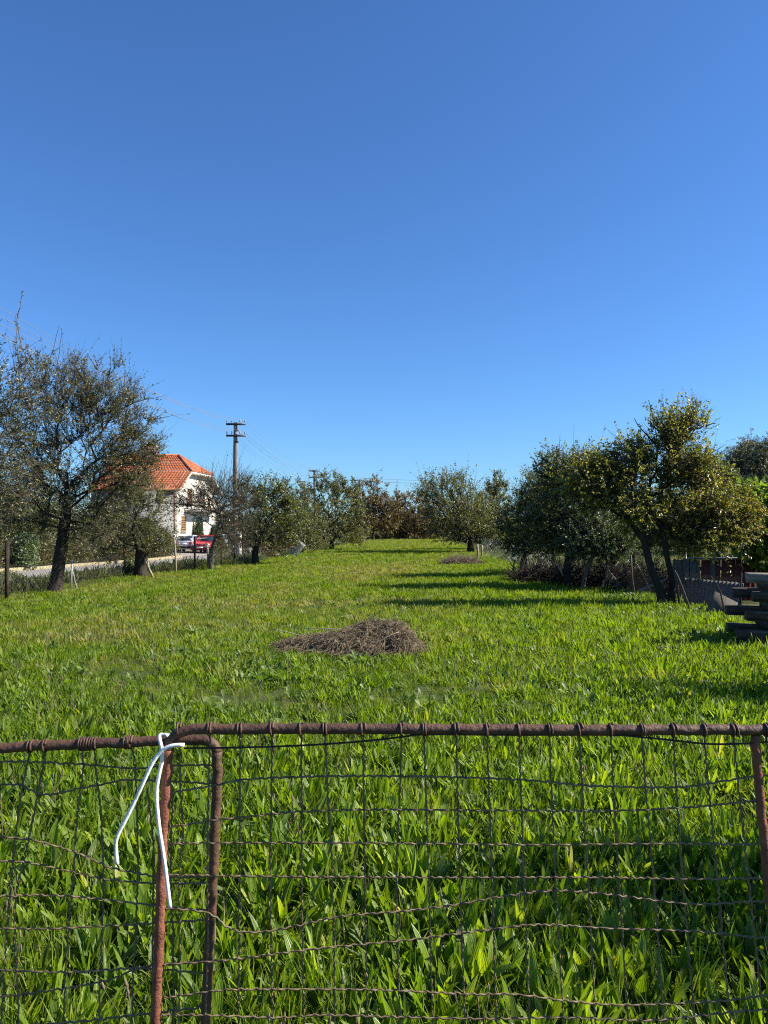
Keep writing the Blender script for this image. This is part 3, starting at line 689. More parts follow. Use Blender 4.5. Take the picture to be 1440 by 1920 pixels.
# 13
B = G(1068, 1104)
make_tree('apple_tree', 'tall dark fruit tree with a straight black trunk in the shade', B,
    [((0, 0, 0), .14), (off(B, 1066, 1070), .125), (off(B, 1070, 1030), .12)],
    [lobe(B, 1060, 950, 70, 65), lobe(B, 1095, 905, 65, 50), lobe(B, 1040, 990, 60, 50), lobe(B, 1115, 980, 60, 60), lobe(B, 1050, 890, 40, 35)],
    'leaf_dark', 'bark', 'orchard trees', n_attr=560, twigs=7, leaves=7, lsize=(.055, .09), seed=14,
    shoots=[(off(B, 1045, 870), off(B, 1050, 815), 6), (off(B, 1075, 870), off(B, 1072, 840), 12), (off(B, 1020, 900), off(B, 1000, 860), 10), (off(B, 1030, 890), off(B, 1025, 850), 10)])
# 14 silver lobe in front
B = G(1093, 1110)
make_tree('quince_tree', 'small silvery-leaved tree with a thin crooked stem', B,
    [((0, 0, 0), .055), (off(B, 1096, 1085), .05), (off(B, 1108, 1050), .05), (off(B, 1120, 1025), .045)],
    [lobe(B, 1120, 1005, 50, 42), lobe(B, 1155, 1020, 38, 38), lobe(B, 1090, 1020, 40, 30)],
    'leaf_silver', 'bark_grey', 'orchard trees', n_attr=260, twigs=6, leaves=7, lsize=(.05, .085), lasp=.6, seed=15, tipr=.005)
# 15 main forked apple
B = G(1248, 1139)
make_tree('apple_tree', 'gnarled forked apple tree with golden leaves, tallest beside the grey sheet', B,
    [((0, 0, 0), .12), (off(B, 1238, 1108), .075), (off(B, 1220, 1062), .066), (off(B, 1208, 1015), .06)],
    [lobe(B, 1150, 890, 50, 38, wt=4000), lobe(B, 1195, 872, 44, 40, wt=3000), lobe(B, 1110, 915, 50, 40, wt=3500), lobe(B, 1170, 935, 55, 35), lobe(B, 1310, 1010, 50, 24), lobe(B, 1255, 815, 48, 36), lobe(B, 1300, 800, 34, 34), lobe(B, 1290, 870, 50, 40), lobe(B, 1240, 880, 45, 40), lobe(B, 1330, 940, 46, 36), lobe(B, 1285, 975, 46, 36), lobe(B, 1195, 950, 55, 44), lobe(B, 1245, 940, 50, 40), lobe(B, 1370, 980, 30, 24), lobe(B, 1310, 1005, 40, 26)],
    'leaf_apple', 'bark', 'orchard trees', n_attr=560, twigs=6, leaves=6, lsize=(.05, .085), lasp=.55, seed=16, up=.2, dens=.64,
    shoots=[(off(B, 1240, 830), off(B, 1190, 785), 16, .02), (off(B, 1255, 810), off(B, 1216, 752), 22, .016), (off(B, 1290, 800), off(B, 1343, 792), 26, .02), (off(B, 1270, 790), off(B, 1298, 758), 30), (off(B, 1325, 860), off(B, 1362, 832), 4), (off(B, 1180, 840), off(B, 1176, 815), 18), (off(B, 1240, 790), off(B, 1243, 738), 4)])
# second stem of the fork as its own low companion
Bs = B + np.array([.13, .10, 0]); Bs[2] = gz(Bs[0], Bs[1])
make_tree('apple_tree', 'golden-leaved second stem rising from the foot of the forked apple tree', Bs,
    [((0, 0, 0), .09), (off(Bs, 1260, 1090), .058), (off(Bs, 1250, 1040), .052), (off(Bs, 1236, 960), .056), (off(Bs, 1240, 915), .05)],
    [lobe(Bs, 1340, 965, 60, 45), lobe(Bs, 1285, 900, 46, 36), lobe(Bs, 1270, 835, 30, 30), lobe(Bs, 1375, 985, 36, 28), lobe(Bs, 1310, 1000, 36, 26), lobe(Bs, 1385, 955, 26, 22)],
    'leaf_gold', 'bark', 'orchard trees', n_attr=260, twigs=6, leaves=6, lsize=(.05, .085), lasp=.55, seed=17, dens=.66)
# deep shade trees behind the orchard row
for (px, py, rx, ry, d, lf, lb, sd) in ((1180, 960, 90, 75, 24, 'leaf_dark', 'dense dark tree filling the shade behind the forked apple tree', 21),
                                     (1290, 985, 70, 50, 23, 'leaf_apple', 'low leafy tree behind the pipe frame', 22),
                                     (1345, 920, 38, 45, 30, 'leaf_dark', 'dark bush between the forked apple tree and the willow', 23)):
    xx = (px - 720) * d / F; B = np.array([xx, d, float(gz(xx, d))])
    make_tree('shade_tree', lb, B, [((0, 0, 0), .16), ((.05, 0, .7), .14), ((0, 0, 1.1), .13)], [lobe(B, px, py, rx, ry), lobe(B, px - rx * .4, py + ry * .5, rx * .6, ry * .5), lobe(B, px + rx * .4, py + ry * .5, rx * .6, ry * .5)],
        lf, 'bark', 'orchard trees', n_attr=320, twigs=7, leaves=7, lsize=(.07, .11), seed=sd, tipr=.007)
# willow
d = 42; xx = (1425 - 720) * d / F; B = np.array([xx, d, float(gz(xx, d))])
make_tree('willow_tree', 'tall weeping willow with fine drooping grey-green foliage, windblown', B,
    [((0, 0, 0), .35), ((0, 0, 1.5), .3), ((.1, 0, 3), .25)],
    [lobe(B, 1425, 872, 55, 45), lobe(B, 1400, 905, 40, 50), lobe(B, 1450, 930, 75, 60), lobe(B, 1420, 838, 36, 22), lobe(B, 1385, 870, 26, 30)],
    'leaf_willow', 'bark', None, n_attr=420, twigs=8, leaves=12, lsize=(.12, .2), lasp=.16, seed=24, tipr=.008, twig_len=(.8, 1.6), hang=.75, up=.1)
# grape vine at the right edge
d = 17; xx = (1450 - 720) * d / F; B = np.array([xx, d, float(gz(xx, d))])
make_tree('grape_vine', 'bright yellow-green grape vine with large leaves climbing by the pipe frame', B,
    [((0, 0, 0), .05), ((0, 0, .8), .04), ((.05, 0, 1.3), .035)],
    [lobe(B, 1435, 985, 42, 48), lobe(B, 1420, 955, 34, 28), lobe(B, 1412, 1012, 24, 20), lobe(B, 1440, 1030, 36, 22)],
    'leaf_vine', 'bark', None, 'vine', n_attr=200, twigs=5, leaves=6, lsize=(.11, .19), lasp=.9, seed=25, tipr=.005, dens=1.0)
# shrubs off the right side that shade the foreground
for (xx, yy, h, r, lb, sd) in ((3.15, 2.85, 2.1, .62, 'leafy shrub standing just past the near end of the gate', 26), (4.8, 6.7, 1.75, .55, 'leafy shrub in front of the timber stack', 27)):
    B = np.array([xx, yy, float(gz(xx, yy))])
    make_tree('garden_shrub', lb, B, [((0, 0, 0), .05), ((0, 0, .4), .045)], [((0, 0, h * .62), (r, r, h * .38), 1), ((-.1, .1, h * .4), (r * .8, r * .8, h * .25), 1)],
        'leaf_apple', 'bark', None, 'shrub', n_attr=110, twigs=5, leaves=6, lsize=(.06, .1), lasp=.6, seed=sd, tipr=.005)

# bushes, hedge and thujas across the road
def leaf_mass(name, label, cat, group, base, blobs, leaf, n, ls, asp=.55, seed=1, stems=True, upb=.2):
    global rng
    rng = np.random.default_rng(seed)
    root = empty(name, tuple(base), label, cat, group)
    P, D = [], []
    wt = np.array([b[1][0] * b[1][2] for b in blobs]); wt = wt / wt.sum()
    for (c, r), w in zip(blobs, wt):
        m = int(n * w); dr = rand_dirs(m); rad = rng.random(m) ** .28 * (1 + .13 * np.sin(dr[:, 0] * 7 + seed) * np.sin(dr[:, 2] * 6 + dr[:, 1] * 5) + rng.normal(0, .07, m))
        P.append(np.array(c) + dr * rad[:, None] * np.array(r)); D.append(dr * .6 + rand_dirs(m) + np.array([0, 0, upb]))
    P = np.concatenate(P); D = np.concatenate(D); k = P[:, 2] > 0.02; P, D = P[k], D[k]
    L = rng.uniform(*ls, len(P)); V, T = leaf_quads(P, D, L, L * asp, .2, .1)
    hue = np.clip(.45 + .28 * noise2(P[:, 0] + P[:, 2], P[:, 1] - P[:, 2] * .6, 1.3, seed) + rng.normal(0, .2, len(P)), 0, 1)
    obj('foliage', np_mesh('foliage', V, T, M[leaf], False, np.repeat(hue, 4)), root)
    if stems:
        ns = 26; c = np.array([b[0] for b in blobs]); j = rng.integers(0, len(blobs), ns); tip = c[j] + rand_dirs(ns) * np.array([blobs[q][1] for q in j]) * .7
        b0 = np.stack([tip[:, 0] * .8, tip[:, 1] * .8, np.full(ns, -.05)], -1); t = np.linspace(0, 1, 4)[None, :, None]
        PP = b0[:, None] + (tip - b0)[:, None] * t + rng.normal(0, .03, (ns, 4, 3)) * (t > 0); VV, QQ = batch_tubes(PP, np.linspace(.02, .006, 4)[None] * np.ones((ns, 1)), 4)
        s = obj('stems', np_mesh('stems', VV, QQ, M['bark'], True), root); s['kind'] = 'stuff'
    return root
hy = np.arange(27, 53, 1.3)
for seg, (ya, yb) in enumerate(((24, 34), (34, 43), (43, 52))):
    yy = np.arange(ya + .5, yb, 1.0); b0 = np.array([float(road_far((ya + yb) / 2)) - 1.1, (ya + yb) / 2, ROAD_Z])
    leaf_mass('hedge', ('brown-tinged clipped hedge beyond the leaning trunk', 'brown-tinged clipped hedge behind the squat pollard', 'clipped green-brown hedge ending beside the white car')[seg], 'hedge', None, b0,
        [((float(road_far(q)) - 1.1 - b0[0] + rng.normal(0, .1), q - b0[1], .8), (.7, .85, .95 + rng.normal(0, .05))) for q in yy], 'leaf_hedge', 15000, (.07, .12), .55, 60 + seg)
leaf_mass('ivy_clump', 'pale green ivy clump hanging over the kerb at the roadside', 'ivy', None, np.array([float(road_far(37)) - .3, 37, ROAD_Z]), [((0, 0, .6), (.55, .6, .75)), ((0, .3, 1.3), (.5, .6, .6))], 'leaf_ivy', 3000, (.1, .17), .6, 71)
for (px, top, d, w, lb, sd, lf) in ((30, 895, 46, 100, 'tall olive bush across the road behind the ivy', 81, 'leaf_olive'), (120, 925, 50, 80, 'dull green bush across the road behind the leaning trunk', 82, 'leaf_far'), (205, 945, 52, 70, 'rounded bush in front of the tiled house', 83, 'leaf_hedge'),
                                  (-60, 870, 48, 100, 'tall dark bush at the far left across the road', 84, 'leaf_far'), (275, 980, 53, 40, 'small bush by the shaded house wall', 85, 'leaf_far')):
    c = W(px, top, d); b0 = np.array([c[0], d, ROAD_Z]); h = c[2] - ROAD_Z; r = w * d / F
    leaf_mass('roadside_bush', lb, 'bush', 'bushes across the road', b0, [((0, 0, h * .5), (r, r * .8, h * .5)), ((r * .4, .3, h * .35), (r * .7, r * .7, h * .35)), ((-r * .4, 0, h * .4), (r * .7, r * .7, h * .38))], lf, 14000, (.11, .19), .55, sd)
for (px, top, d, w, lb, sd) in ((372, 972, 66.5, 13, 'pointed thuja in front of the lit gable wall', 91), (400, 985, 62, 12, 'dark rounded conifer beside the pale blue car', 92), (412, 1003, 58, 14, 'light green garden bush beside the parked cars', 93)):
    c = W(px, top, d); b0 = np.array([c[0], d, ROAD_Z]); h = c[2] - ROAD_Z; r = w * d / F
    leaf_mass('thuja', lb, 'conifer', None, b0, [((0, 0, h * .28), (r, r, h * .3)), ((0, 0, h * .52), (r * .72, r * .72, h * .3)), ((0, 0, h * .78), (r * .4, r * .4, h * .24))], 'leaf_thuja' if sd < 93 else 'leaf_hedge', 7000, (.08, .14), .4, sd, False, 1.0)
# shrubs on the bank by the field's left edge
for (px, py, w, h, lb, sd, lf) in ((505, 1050, 26, 40, 'reddish twiggy shrub right of the compact dark tree', 101, 'leaf_bronze'), (545, 1043, 24, 38, 'brownish bramble at the field edge by the wire roll', 102, 'leaf_bronze'), (590, 1036, 22, 34, 'low olive bramble between the wire roll and the broad low tree', 103, 'leaf_olive'),
                                 (425, 1058, 26, 30, 'dark scrub at the foot of the wooden pole', 104, 'leaf_dark'), (455, 1056, 20, 34, 'dark scrub between the pole footing and the compact tree', 105, 'leaf_dark'), (360, 1066, 24, 14, 'low dark weeds below the bare arching tree', 106, 'leaf_hedge'), (215, 1083, 32, 12, 'dark nettles beside the squat pollard', 107, 'leaf_dark'), (20, 1105, 35, 26, 'dark nettle clump by the leftmost rusty fence post', 108, 'leaf_dark'), (255, 1073, 16, 22, 'small dark shrub at the foot of the pollard', 109, 'leaf_dark'), (672, 1022, 18, 34, 'yellowing bramble at the far left corner of the field', 110, 'leaf_gold')):
    b0 = G(px, py); b0[1] += .9; b0[0] = (px - 720) * b0[1] / F - .2; b0[2] = gz(b0[0], b0[1]); k = b0[1] / F
    hh = h * k * 1.15; r = w * k
    leaf_mass('bank_shrub', lb, 'shrub', 'shrubs along the road bank', b0, [((0, 0, hh * .45), (r, r * .8, hh * .55)), ((r * .5, .1, hh * .35), (r * .6, r * .6, hh * .42)), ((-r * .5, .1, hh * .35), (r * .6, r * .6, hh * .4))], lf, 3200, (.05, .09), .5, sd)
# right side far shrubs closing the view
for (px, top, d, w, lb, sd, lf) in ((955, 985, 60, 40, 'grey-green far bush between the spire-topped tree and the propped apple tree', 121, 'leaf_far'), (900, 975, 66, 50, 'far bush behind the pale grey-green fruit tree', 122, 'leaf_far'), (1030, 995, 45, 50, 'bush in the paddock behind the dark apple trees', 123, 'leaf_far'), (820, 975, 84, 40, 'dry reddish far shrub at the end of the field', 124, 'leaf_bronze'), (690, 970, 84, 44, 'dry brown far shrub under the tall bronze tree', 125, 'leaf_bronze'), (755, 978, 86, 44, 'tan far shrub at the end of the field', 126, 'leaf_bronze'), (635, 960, 82, 44, 'far bush behind the broad low tree', 127, 'leaf_far'), (560, 960, 85, 60, 'far bush beyond the hazel', 128, 'leaf_far'), (470, 965, 80, 60, 'far bush beyond the pole', 129, 'leaf_far')):
    c = W(px, top, d); g0 = float(gz(c[0], d)); b0 = np.array([c[0], d, g0]); h = c[2] - g0; r = w * d / F
    leaf_mass('far_bush', lb, 'bush', 'far bushes closing the view', b0, [((0, 0, h * .5), (r, r * .8, h * .5)), ((r * .5, .3, h * .35), (r * .7, r * .7, h * .38)), ((-r * .5, 0, h * .4), (r * .7, r * .7, h * .38))], lf, 8000, (.16, .26), .6, sd)
# far wood on the horizon
rng = np.random.default_rng(55)
xf = rng.uniform(-420, 420, 70000); yf = 300 + rng.uniform(0, 40, 70000) + np.abs(xf) * .1
ht = 5 + 2.0 * np.sin(xf * .05) + 1.5 * np.sin(xf * .17 + 1) + np.sin(xf * .43)
Pf = np.stack([xf, yf, .2 + ht * rng.random(70000) ** .6], -1); V, T = leaf_quads(Pf, rand_dirs(70000), rng.uniform(.7, 1.6, 70000), rng.uniform(.6, 1.2, 70000))
tag(obj('treeline', np_mesh('treeline', V, T, M['leaf_far'], False, np.repeat(rng.random(70000), 4))), 'far low wood along the horizon', 'wood', kind='stuff')

# ------------------------------------------------------------------ house with orange roof
def house():
    x_g, y0, yr, y1 = -16.9, 62.0, 67.5, 73.0       # verge plane, near eave, ridge, far eave
    zb, ze, zr = ROAD_Z, 4.6, 7.9
    xl = -25.0; wx = x_g - .55; wy0 = y0 + .6; wy1 = y1 - .6
    h = empty('house', (x_g, y0, zb), 'cream two-storey house with half-hipped orange tile roof behind the parked cars', 'house', None, R(-6))
    o3 = np.array([x_g, y0, zb])
    # walls
    slope = (zr - ze) / (yr - y0)
    zwall = ze + (wy0 - y0) * slope - .12
    def P(*a): return np.array(a, float) - o3
    b = MB(); b.add([P(xl, wy0, zb), P(wx, wy0, zb), P(wx, wy0, zwall), P(xl, wy0, zwall), P(xl, wy0 + .3, zb), P(wx - .3, wy0 + .3, zb), P(wx - .3, wy0 + .3, zwall), P(xl, wy0 + .3, zwall)],
        [[0, 1, 2, 3], [5, 4, 7, 6], [1, 5, 6, 2], [4, 0, 3, 7]]); b.build('wall', M['wall_shaded'], h)
    zh = ze + 2.75 * slope; g = [(wy0, zb), (wy1, zb), (wy1, zwall), (yr + 2.72, zh - .15), (yr - 2.72, zh - .15), (wy0, zwall)]
    b = MB(); b.prism([(a - o3[1], c - o3[2]) for a, c in g], wx - .3 - o3[0], wx + .003 - o3[0]); b.build('gable_wall', M['wall_white'], h)
    MB().add([P(xl, wy1, zb), P(wx, wy1, zb), P(wx, wy1, zwall), P(xl, wy1, zwall)], [[1, 0, 3, 2]]).build('wall', M['wall_white'], h)
    MB().add([P(xl, wy0, zb), P(xl, wy1, zb), P(xl, wy1, zwall), P(xl, yr, zr - .2), P(xl, wy0, zwall)], None, [[0, 2, 1], [0, 4, 2], [4, 3, 2]]).build('wall', M['wall_white'], h)
    # tiled slopes : courses of rolled tiles, stepped
    def tiled(name, corner_fn, nu, nv, ulen, clipf=None):
        # corner_fn(u_m, v) -> world point and normal ; each course raised at its lower edge
        us = np.linspace(0, ulen, nu * 6 + 1); V = []; Q = []
        prof = .035 * np.abs(np.sin(us / ulen * nu * np.pi)) ** .7
        n = len(us); kk = 0
        for j in range(nv):
            for e, lift in ((j, .030), (j + 1, .004)):
                for u, pr in zip(us, prof):
                    p, nn = corner_fn(u, e / nv); V.append(p + nn * (pr + lift))
            for i in range(n - 1): Q.append([kk + i, kk + i + 1, kk + n + i + 1, kk + n + i])
            kk += 2 * n
        o = obj(name, np_mesh(name, V, np.array(Q), M['tile'], False), h); o['kind'] = 'stuff'; return o
    nn = np.array([0, -(zr - ze), yr - y0]); nn = nn / np.linalg.norm(nn)
    xa = x_g - 2.3; hf = .5
    def near(u, v):
        xr_ = np.interp(v, [0, hf, 1], [x_g, x_g, xa]); x = xl + (xr_ - xl) * u / 17.0
        return P(x, y0 + (yr - y0) * v, ze + (zr - ze) * v), nn
    tiled('roof_slope', near, 30, 19, 17.0)
    n2 = nn * np.array([1, -1, 1])
    def farf(u, v):
        xr_ = np.interp(v, [0, hf, 1], [x_g, x_g, xa]); x = xr_ + (xl - xr_) * u / 17.0
        return P(x, y1 - (y1 - yr) * v, ze + (zr - ze) * v), n2
    tiled('roof_slope', farf, 30, 19, 17.0)
    n3 = np.array([(zr - zh), 0, 2.3]); n3 = n3 / np.linalg.norm(n3)
    def hip(u, v):
        y = yr + (u / 5.5 - .5) * 5.5 * (1 - v); return P(x_g - 2.3 * v, y, zh + (zr - zh) * v), n3
    tiled('roof_hip', hip, 20, 9, 5.5)
    # ridge caps, verge boards, gutter, soffit
    b = MB(); b.tube([P(xl, yr, zr + .05), P(xa, yr, zr + .05)], .12, 8); b.build('ridge_cap', M['tile'], h, True)
    for s in (-1, 1):
        MB().tube([P(xa, yr, zr + .05), P(x_g, yr + s * 2.75, zh + .05)], .11, 8).build('ridge_cap', M['tile'], h, True)
        ye = y0 if s < 0 else y1
        a0, a1 = P(x_g - .02, ye, ze - .16), P(x_g - .02, yr + s * 2.75, zh - .16)
        d = a1 - a0; b = MB(); b.add([a0, a1, a1 + [0, 0, .22], a0 + [0, 0, .22], a0 - [.56, 0, 0], a1 - [.56, 0, 0], a1 + [-.56, 0, .22], a0 + [-.56, 0, .22]], [[0, 1, 2, 3], [5, 4, 7, 6], [0, 4, 5, 1], [0, 3, 7, 4]])
        b.build('barge_board', M['wall_white'], h)
    MB().box(P(x_g - .28, yr, zh - .09), (.55, 5.5, .16)).build('barge_board', M['wall_white'], h)
    MB().tube([P(xl, y0 - .06, ze - .02), P(x_g, y0 - .06, ze - .02)], .07, 8).build('gutter', M['shutter'], h, True)
    MB().box(P((xl + x_g) / 2, y0 + .3, ze - .03 + .05), (x_g - xl - .1, .5, .04)).build('soffit', M['shutter'], h)
    # chimney
    c = W(268, 849, 66.3); b = MB(); b.box(P(c[0], 66.3, 8.0), (1.25, .7, 1.5)); ch = b.build('chimney', M['brick'], h)
    MB().box(P(c[0], 66.3, 8.80), (1.4, .85, .12)).build('chimney_cap', M['concrete'], ch)
    # windows on the lit gable wall
    def win(y, z, w, hh, shut):
        f = MB().box(P(wx + .02, y, z), (.07, w, hh)).build('window', M['white_paint'], h)
        for s in (-1, 1): MB().box(P(wx + .05, y + s * w * .235, z), (.03, w * .42, hh * .88)).build('pane', M['glass'], f)
        if shut:
            for s in (-1, 1):
                q = MB()
                for k in range(9): q.box(P(wx + .085, y + s * w * .25, z - hh / 2 + (k + .5) * hh / 9), (.03, w * .48, hh / 9 * .8), ry=.25)
                q.build('shutter', M['shutter'], f)
        MB().box(P(wx + .07, y, z - hh / 2 - .05), (.18, w + .2, .06)).build('sill', M['concrete'], f)
    win(64.0, 1.75, 1.1, 1.35, True); win(68.2, 1.75, 1.3, 1.35, False); win(65.4, 4.1, 1.1, 1.4, True); win(68.6, 4.3, 1.6, 1.5, False)
    MB().box(P(wx + .62, 67.5, 2.85), (1.2, 6.5, .16)).build('balcony', M['concrete'], h)
    rail = MB().box(P(wx + 1.16, 67.5, 3.88), (.06, 6.4, .06)).build('balcony_rail', M['shutter'], h)
    for k in range(17): MB().box(P(wx + 1.16, 64.5 + k * .375, 3.39), (.03, .07, .9)).build('baluster', M['shutter'], rail)
    # windows on the shaded wall
    for xw in (-19.8, -23.0):
        f = MB().box(P(xw, wy0 - .02, 1.6), (1.3, .07, 1.4)).build('window', M['white_paint'], h)
        for s in (-1, 1): MB().box(P(xw + s * .31, wy0 - .05, 1.6), (.54, .03, 1.22)).build('pane', M['glass'], f)
    MB().tube([P(wx - .2, wy0 - .08, zb), P(wx - .2, wy0 - .08, ze - .1)], .055, 8).build('downpipe', M['plank_red'], h, True)
house()
# low white outbuilding behind the roadside bushes
c = W(140, 972, 57); hb = empty('outbuilding', (c[0], 57, ROAD_Z), 'low white outbuilding glimpsed through the large dark tree', 'building')
MB().box((0, 1.5, 1.3), (5.0, 3.0, 2.6)).build('wall', M['wall_white'], hb)
MB().box((0, 1.4, 2.68), (5.5, 3.6, .16)).build('roof', M['concrete'], hb)
MB().box((1.2, -.03, 1.05), (.95, .06, 2.1)).build('door', M['shutter'], hb)
f = MB().box((-1.2, -.03, 1.5), (1.1, .06, .9)).build('window', M['white_paint'], hb); MB().box((-1.2, -.07, 1.5), (.9, .02, .72)).build('pane', M['glass'], f)
# white railing by the house corner
rl = empty('garden_railing', (*W(313, 1000, 57)[:2], ROAD_Z), 'short white garden railing at the house corner', 'railing')
for z in (1.55, 1.30): MB().box((0, 0, z), (1.3, .06, .08)).build('rail', M['white_paint'], rl)
for k in range(3): MB().box((-.6 + k * .6, .07, .8), (.07, .07, 1.6)).build('post', M['white_paint'], rl)

# ------------------------------------------------------------------ cars
def car(name, label, loc, rz, paint_m, prof, L, Wd):
    """local: x to the front, y width. prof = dict of profile points"""
    root = empty(name, loc, label, 'car', 'parked cars by the house', rz)
    body, roof = prof
    hw = Wd / 2
    def shell(poly, w0, w1, zt):
        v = []
        m = len(poly)
        for s in (-1, 1):
            for (x, z) in poly:
                t = max(0, min(1, (z - .55) / (zt - .55))); v.append((x, s * (w0 + (w1 - w0) * t), z))
        q = [[i, (i + 1) % m, m + (i + 1) % m, m + i] for i in range(m)]
        return np.array(v), q, m
    v, q, m = shell(body, hw, hw - .04, 1.0)
    t = [[0, i, i + 1] for i in range(1, m - 1)] + [[m, m + i + 1, m + i] for i in range(1, m - 1)]
    b = MB(); b.add(v, q, t); o = b.build('body', paint_m, root); bv = o.modifiers.new('bevel', 'BEVEL'); bv.width = .04; bv.segments = 2
    zt = max(z for x, z in roof); zb_ = min(z for x, z in roof)
    v = []; mm = len(roof)
    for s in (-1, 1):
        for (x, z) in roof: v.append((x, s * (hw - .06 - (z - zb_) / (zt - zb_) * .13), z))
    v = np.array(v); q = [[i, (i + 1) % mm, mm + (i + 1) % mm, mm + i] for i in range(mm)]
    t = [[0, i, i + 1] for i in range(1, mm - 1)] + [[mm, mm + i + 1, mm + i] for i in range(1, mm - 1)]
    b = MB(); b.add(v, q, t); cab = b.build('cabin', paint_m, root); bv = cab.modifiers.new('bevel', 'BEVEL'); bv.width = .03; bv.segments = 2
    # glass panels set a little proud
    def gl(nm, pts4): 
        p = np.array(pts4, float); n = np.cross(p[1] - p[0], p[3] - p[0]); n /= np.linalg.norm(n)
        MB().add(np.concatenate([p + n * .012, p - n * .01]), [[0, 1, 2, 3], [4, 7, 6, 5], [0, 4, 5, 1], [1, 5, 6, 2], [2, 6, 7, 3], [3, 7, 4, 0]]).build(nm, M['glass'], root)
    (xr0, z0), (xr1, z1), (xf1, z2), (xf0, z3) = roof
    def yy(z): return hw - .06 - (z - zb_) / (zt - zb_) * .13
    def lerp(a, b, t): return a + (b - a) * t
    A = lambda x0, za, x1, zb2, t: (lerp(x0, x1, t), lerp(za, zb2, t))
    r0, r1 = A(xr0, z0, xr1, z1, .12), A(xr0, z0, xr1, z1, .86)
    gl('rear_window', [(r0[0], (yy(r0[1]) - .08), r0[1]), (r0[0], -(yy(r0[1]) - .08), r0[1]), (r1[0], -(yy(r1[1]) - .08), r1[1]), (r1[0], (yy(r1[1]) - .08), r1[1])])
    f0, f1 = A(xf0, z3, xf1, z2, .08), A(xf0, z3, xf1, z2, .88)
    gl('windscreen', [(f0[0], -(yy(f0[1]) - .07), f0[1]), (f0[0], (yy(f0[1]) - .07), f0[1]), (f1[0], (yy(f1[1]) - .07), f1[1]), (f1[0], -(yy(f1[1]) - .07), f1[1])])
    zl, zh_ = lerp(zb_, zt, .1), lerp(zb_, zt, .84)
    def xb(z): return lerp(xr0, xr1, (z - z0) / (z1 - z0))
    def xfr(z): return lerp(xf0, xf1, (z - z3) / (z2 - z3))
    for s in (-1, 1):
        xm = (xr1 + xf1) / 2
        for (xa0, xa1, xb0, xb1) in ((xb(zl) + .14, xm - .05, xb(zh_) + .12, xm - .05), (xm + .05, xfr(zl) - .14, xm + .05, xfr(zh_) - .12)):
            pp = [(xa0, s * yy(zl), zl), (xa1, s * yy(zl), zl), (xb1, s * yy(zh_), zh_), (xb0, s * yy(zh_), zh_)]
            gl('side_window', pp if s < 0 else pp[::-1])
        MB().box((xm + .75, s * (hw + .06), 1.0), (.12, .14, .1)).build('mirror', M['bumper'], root)
    xs = [p[0] for p in body]; xr, xf = min(xs), max(xs)
    MB().box((xr - .03, 0, .48), (.14, Wd - .06, .2)).build('rear_bumper', M['bumper'], root)
    MB().box((xf + .03, 0, .45), (.14, Wd - .06, .2)).build('front_bumper', M['bumper'], root)
    MB().box((xr - .012, 0, .72), (.04, .52, .12)).build('number_plate', M['plate'], root)
    MB().box((xf + .105, 0, .45), (.02, .52, .11)).build('number_plate', M['plate'], root)
    for s in (-1, 1):
        MB().box((xr - .01, s * (hw - .2), .76), (.06, .26, .16)).build('tail_light', M['lamp_red'], root)
        MB().box((xf - .02, s * (hw - .24), .66), (.08, .34, .14)).build('headlight', M['lamp_clear'], root)
    MB().box((xf + .0, 0, .66), (.05, .5, .1)).build('grille', M['bumper'], root)
    for x in (xr + .62, xf - .72):
        for s in (-1, 1):
            b = MB(); b.tube([(x, s * (hw - .16), .29), (x, s * (hw + .012), .29)], .29, 18); w = b.build('wheel', M['tyre'], root)
            MB().tube([(x, s * (hw - .1), .29), (x, s * (hw + .022), .29)], .18, 12).build('rim', M['rim'], w)
hatch = ([(-1.85, .32), (-1.88, .62), (-1.8, .92), (.75, .92), (1.75, .72), (1.85, .55), (1.83, .30)], [(-1.72, .90), (-1.25, 1.40), (.1, 1.38), (.85, .90)])
zc = ROAD_Z + .05
car('parked_car', 'white hatchback with its tail toward us, parked beside the hedge end', (-16.1, 61.7, zc), R(91), M['car_white'], hatch, 3.7, 1.6)
car('parked_car', 'red hatchback facing us, parked between the white and pale blue cars', (-14.35, 60.9, zc), R(-96), M['car_red'], hatch, 3.7, 1.6)
car('parked_car', 'pale blue car facing us, parked behind the red one', (-14.9, 66.6, zc), R(-82), M['car_blue'], hatch, 3.7, 1.62)

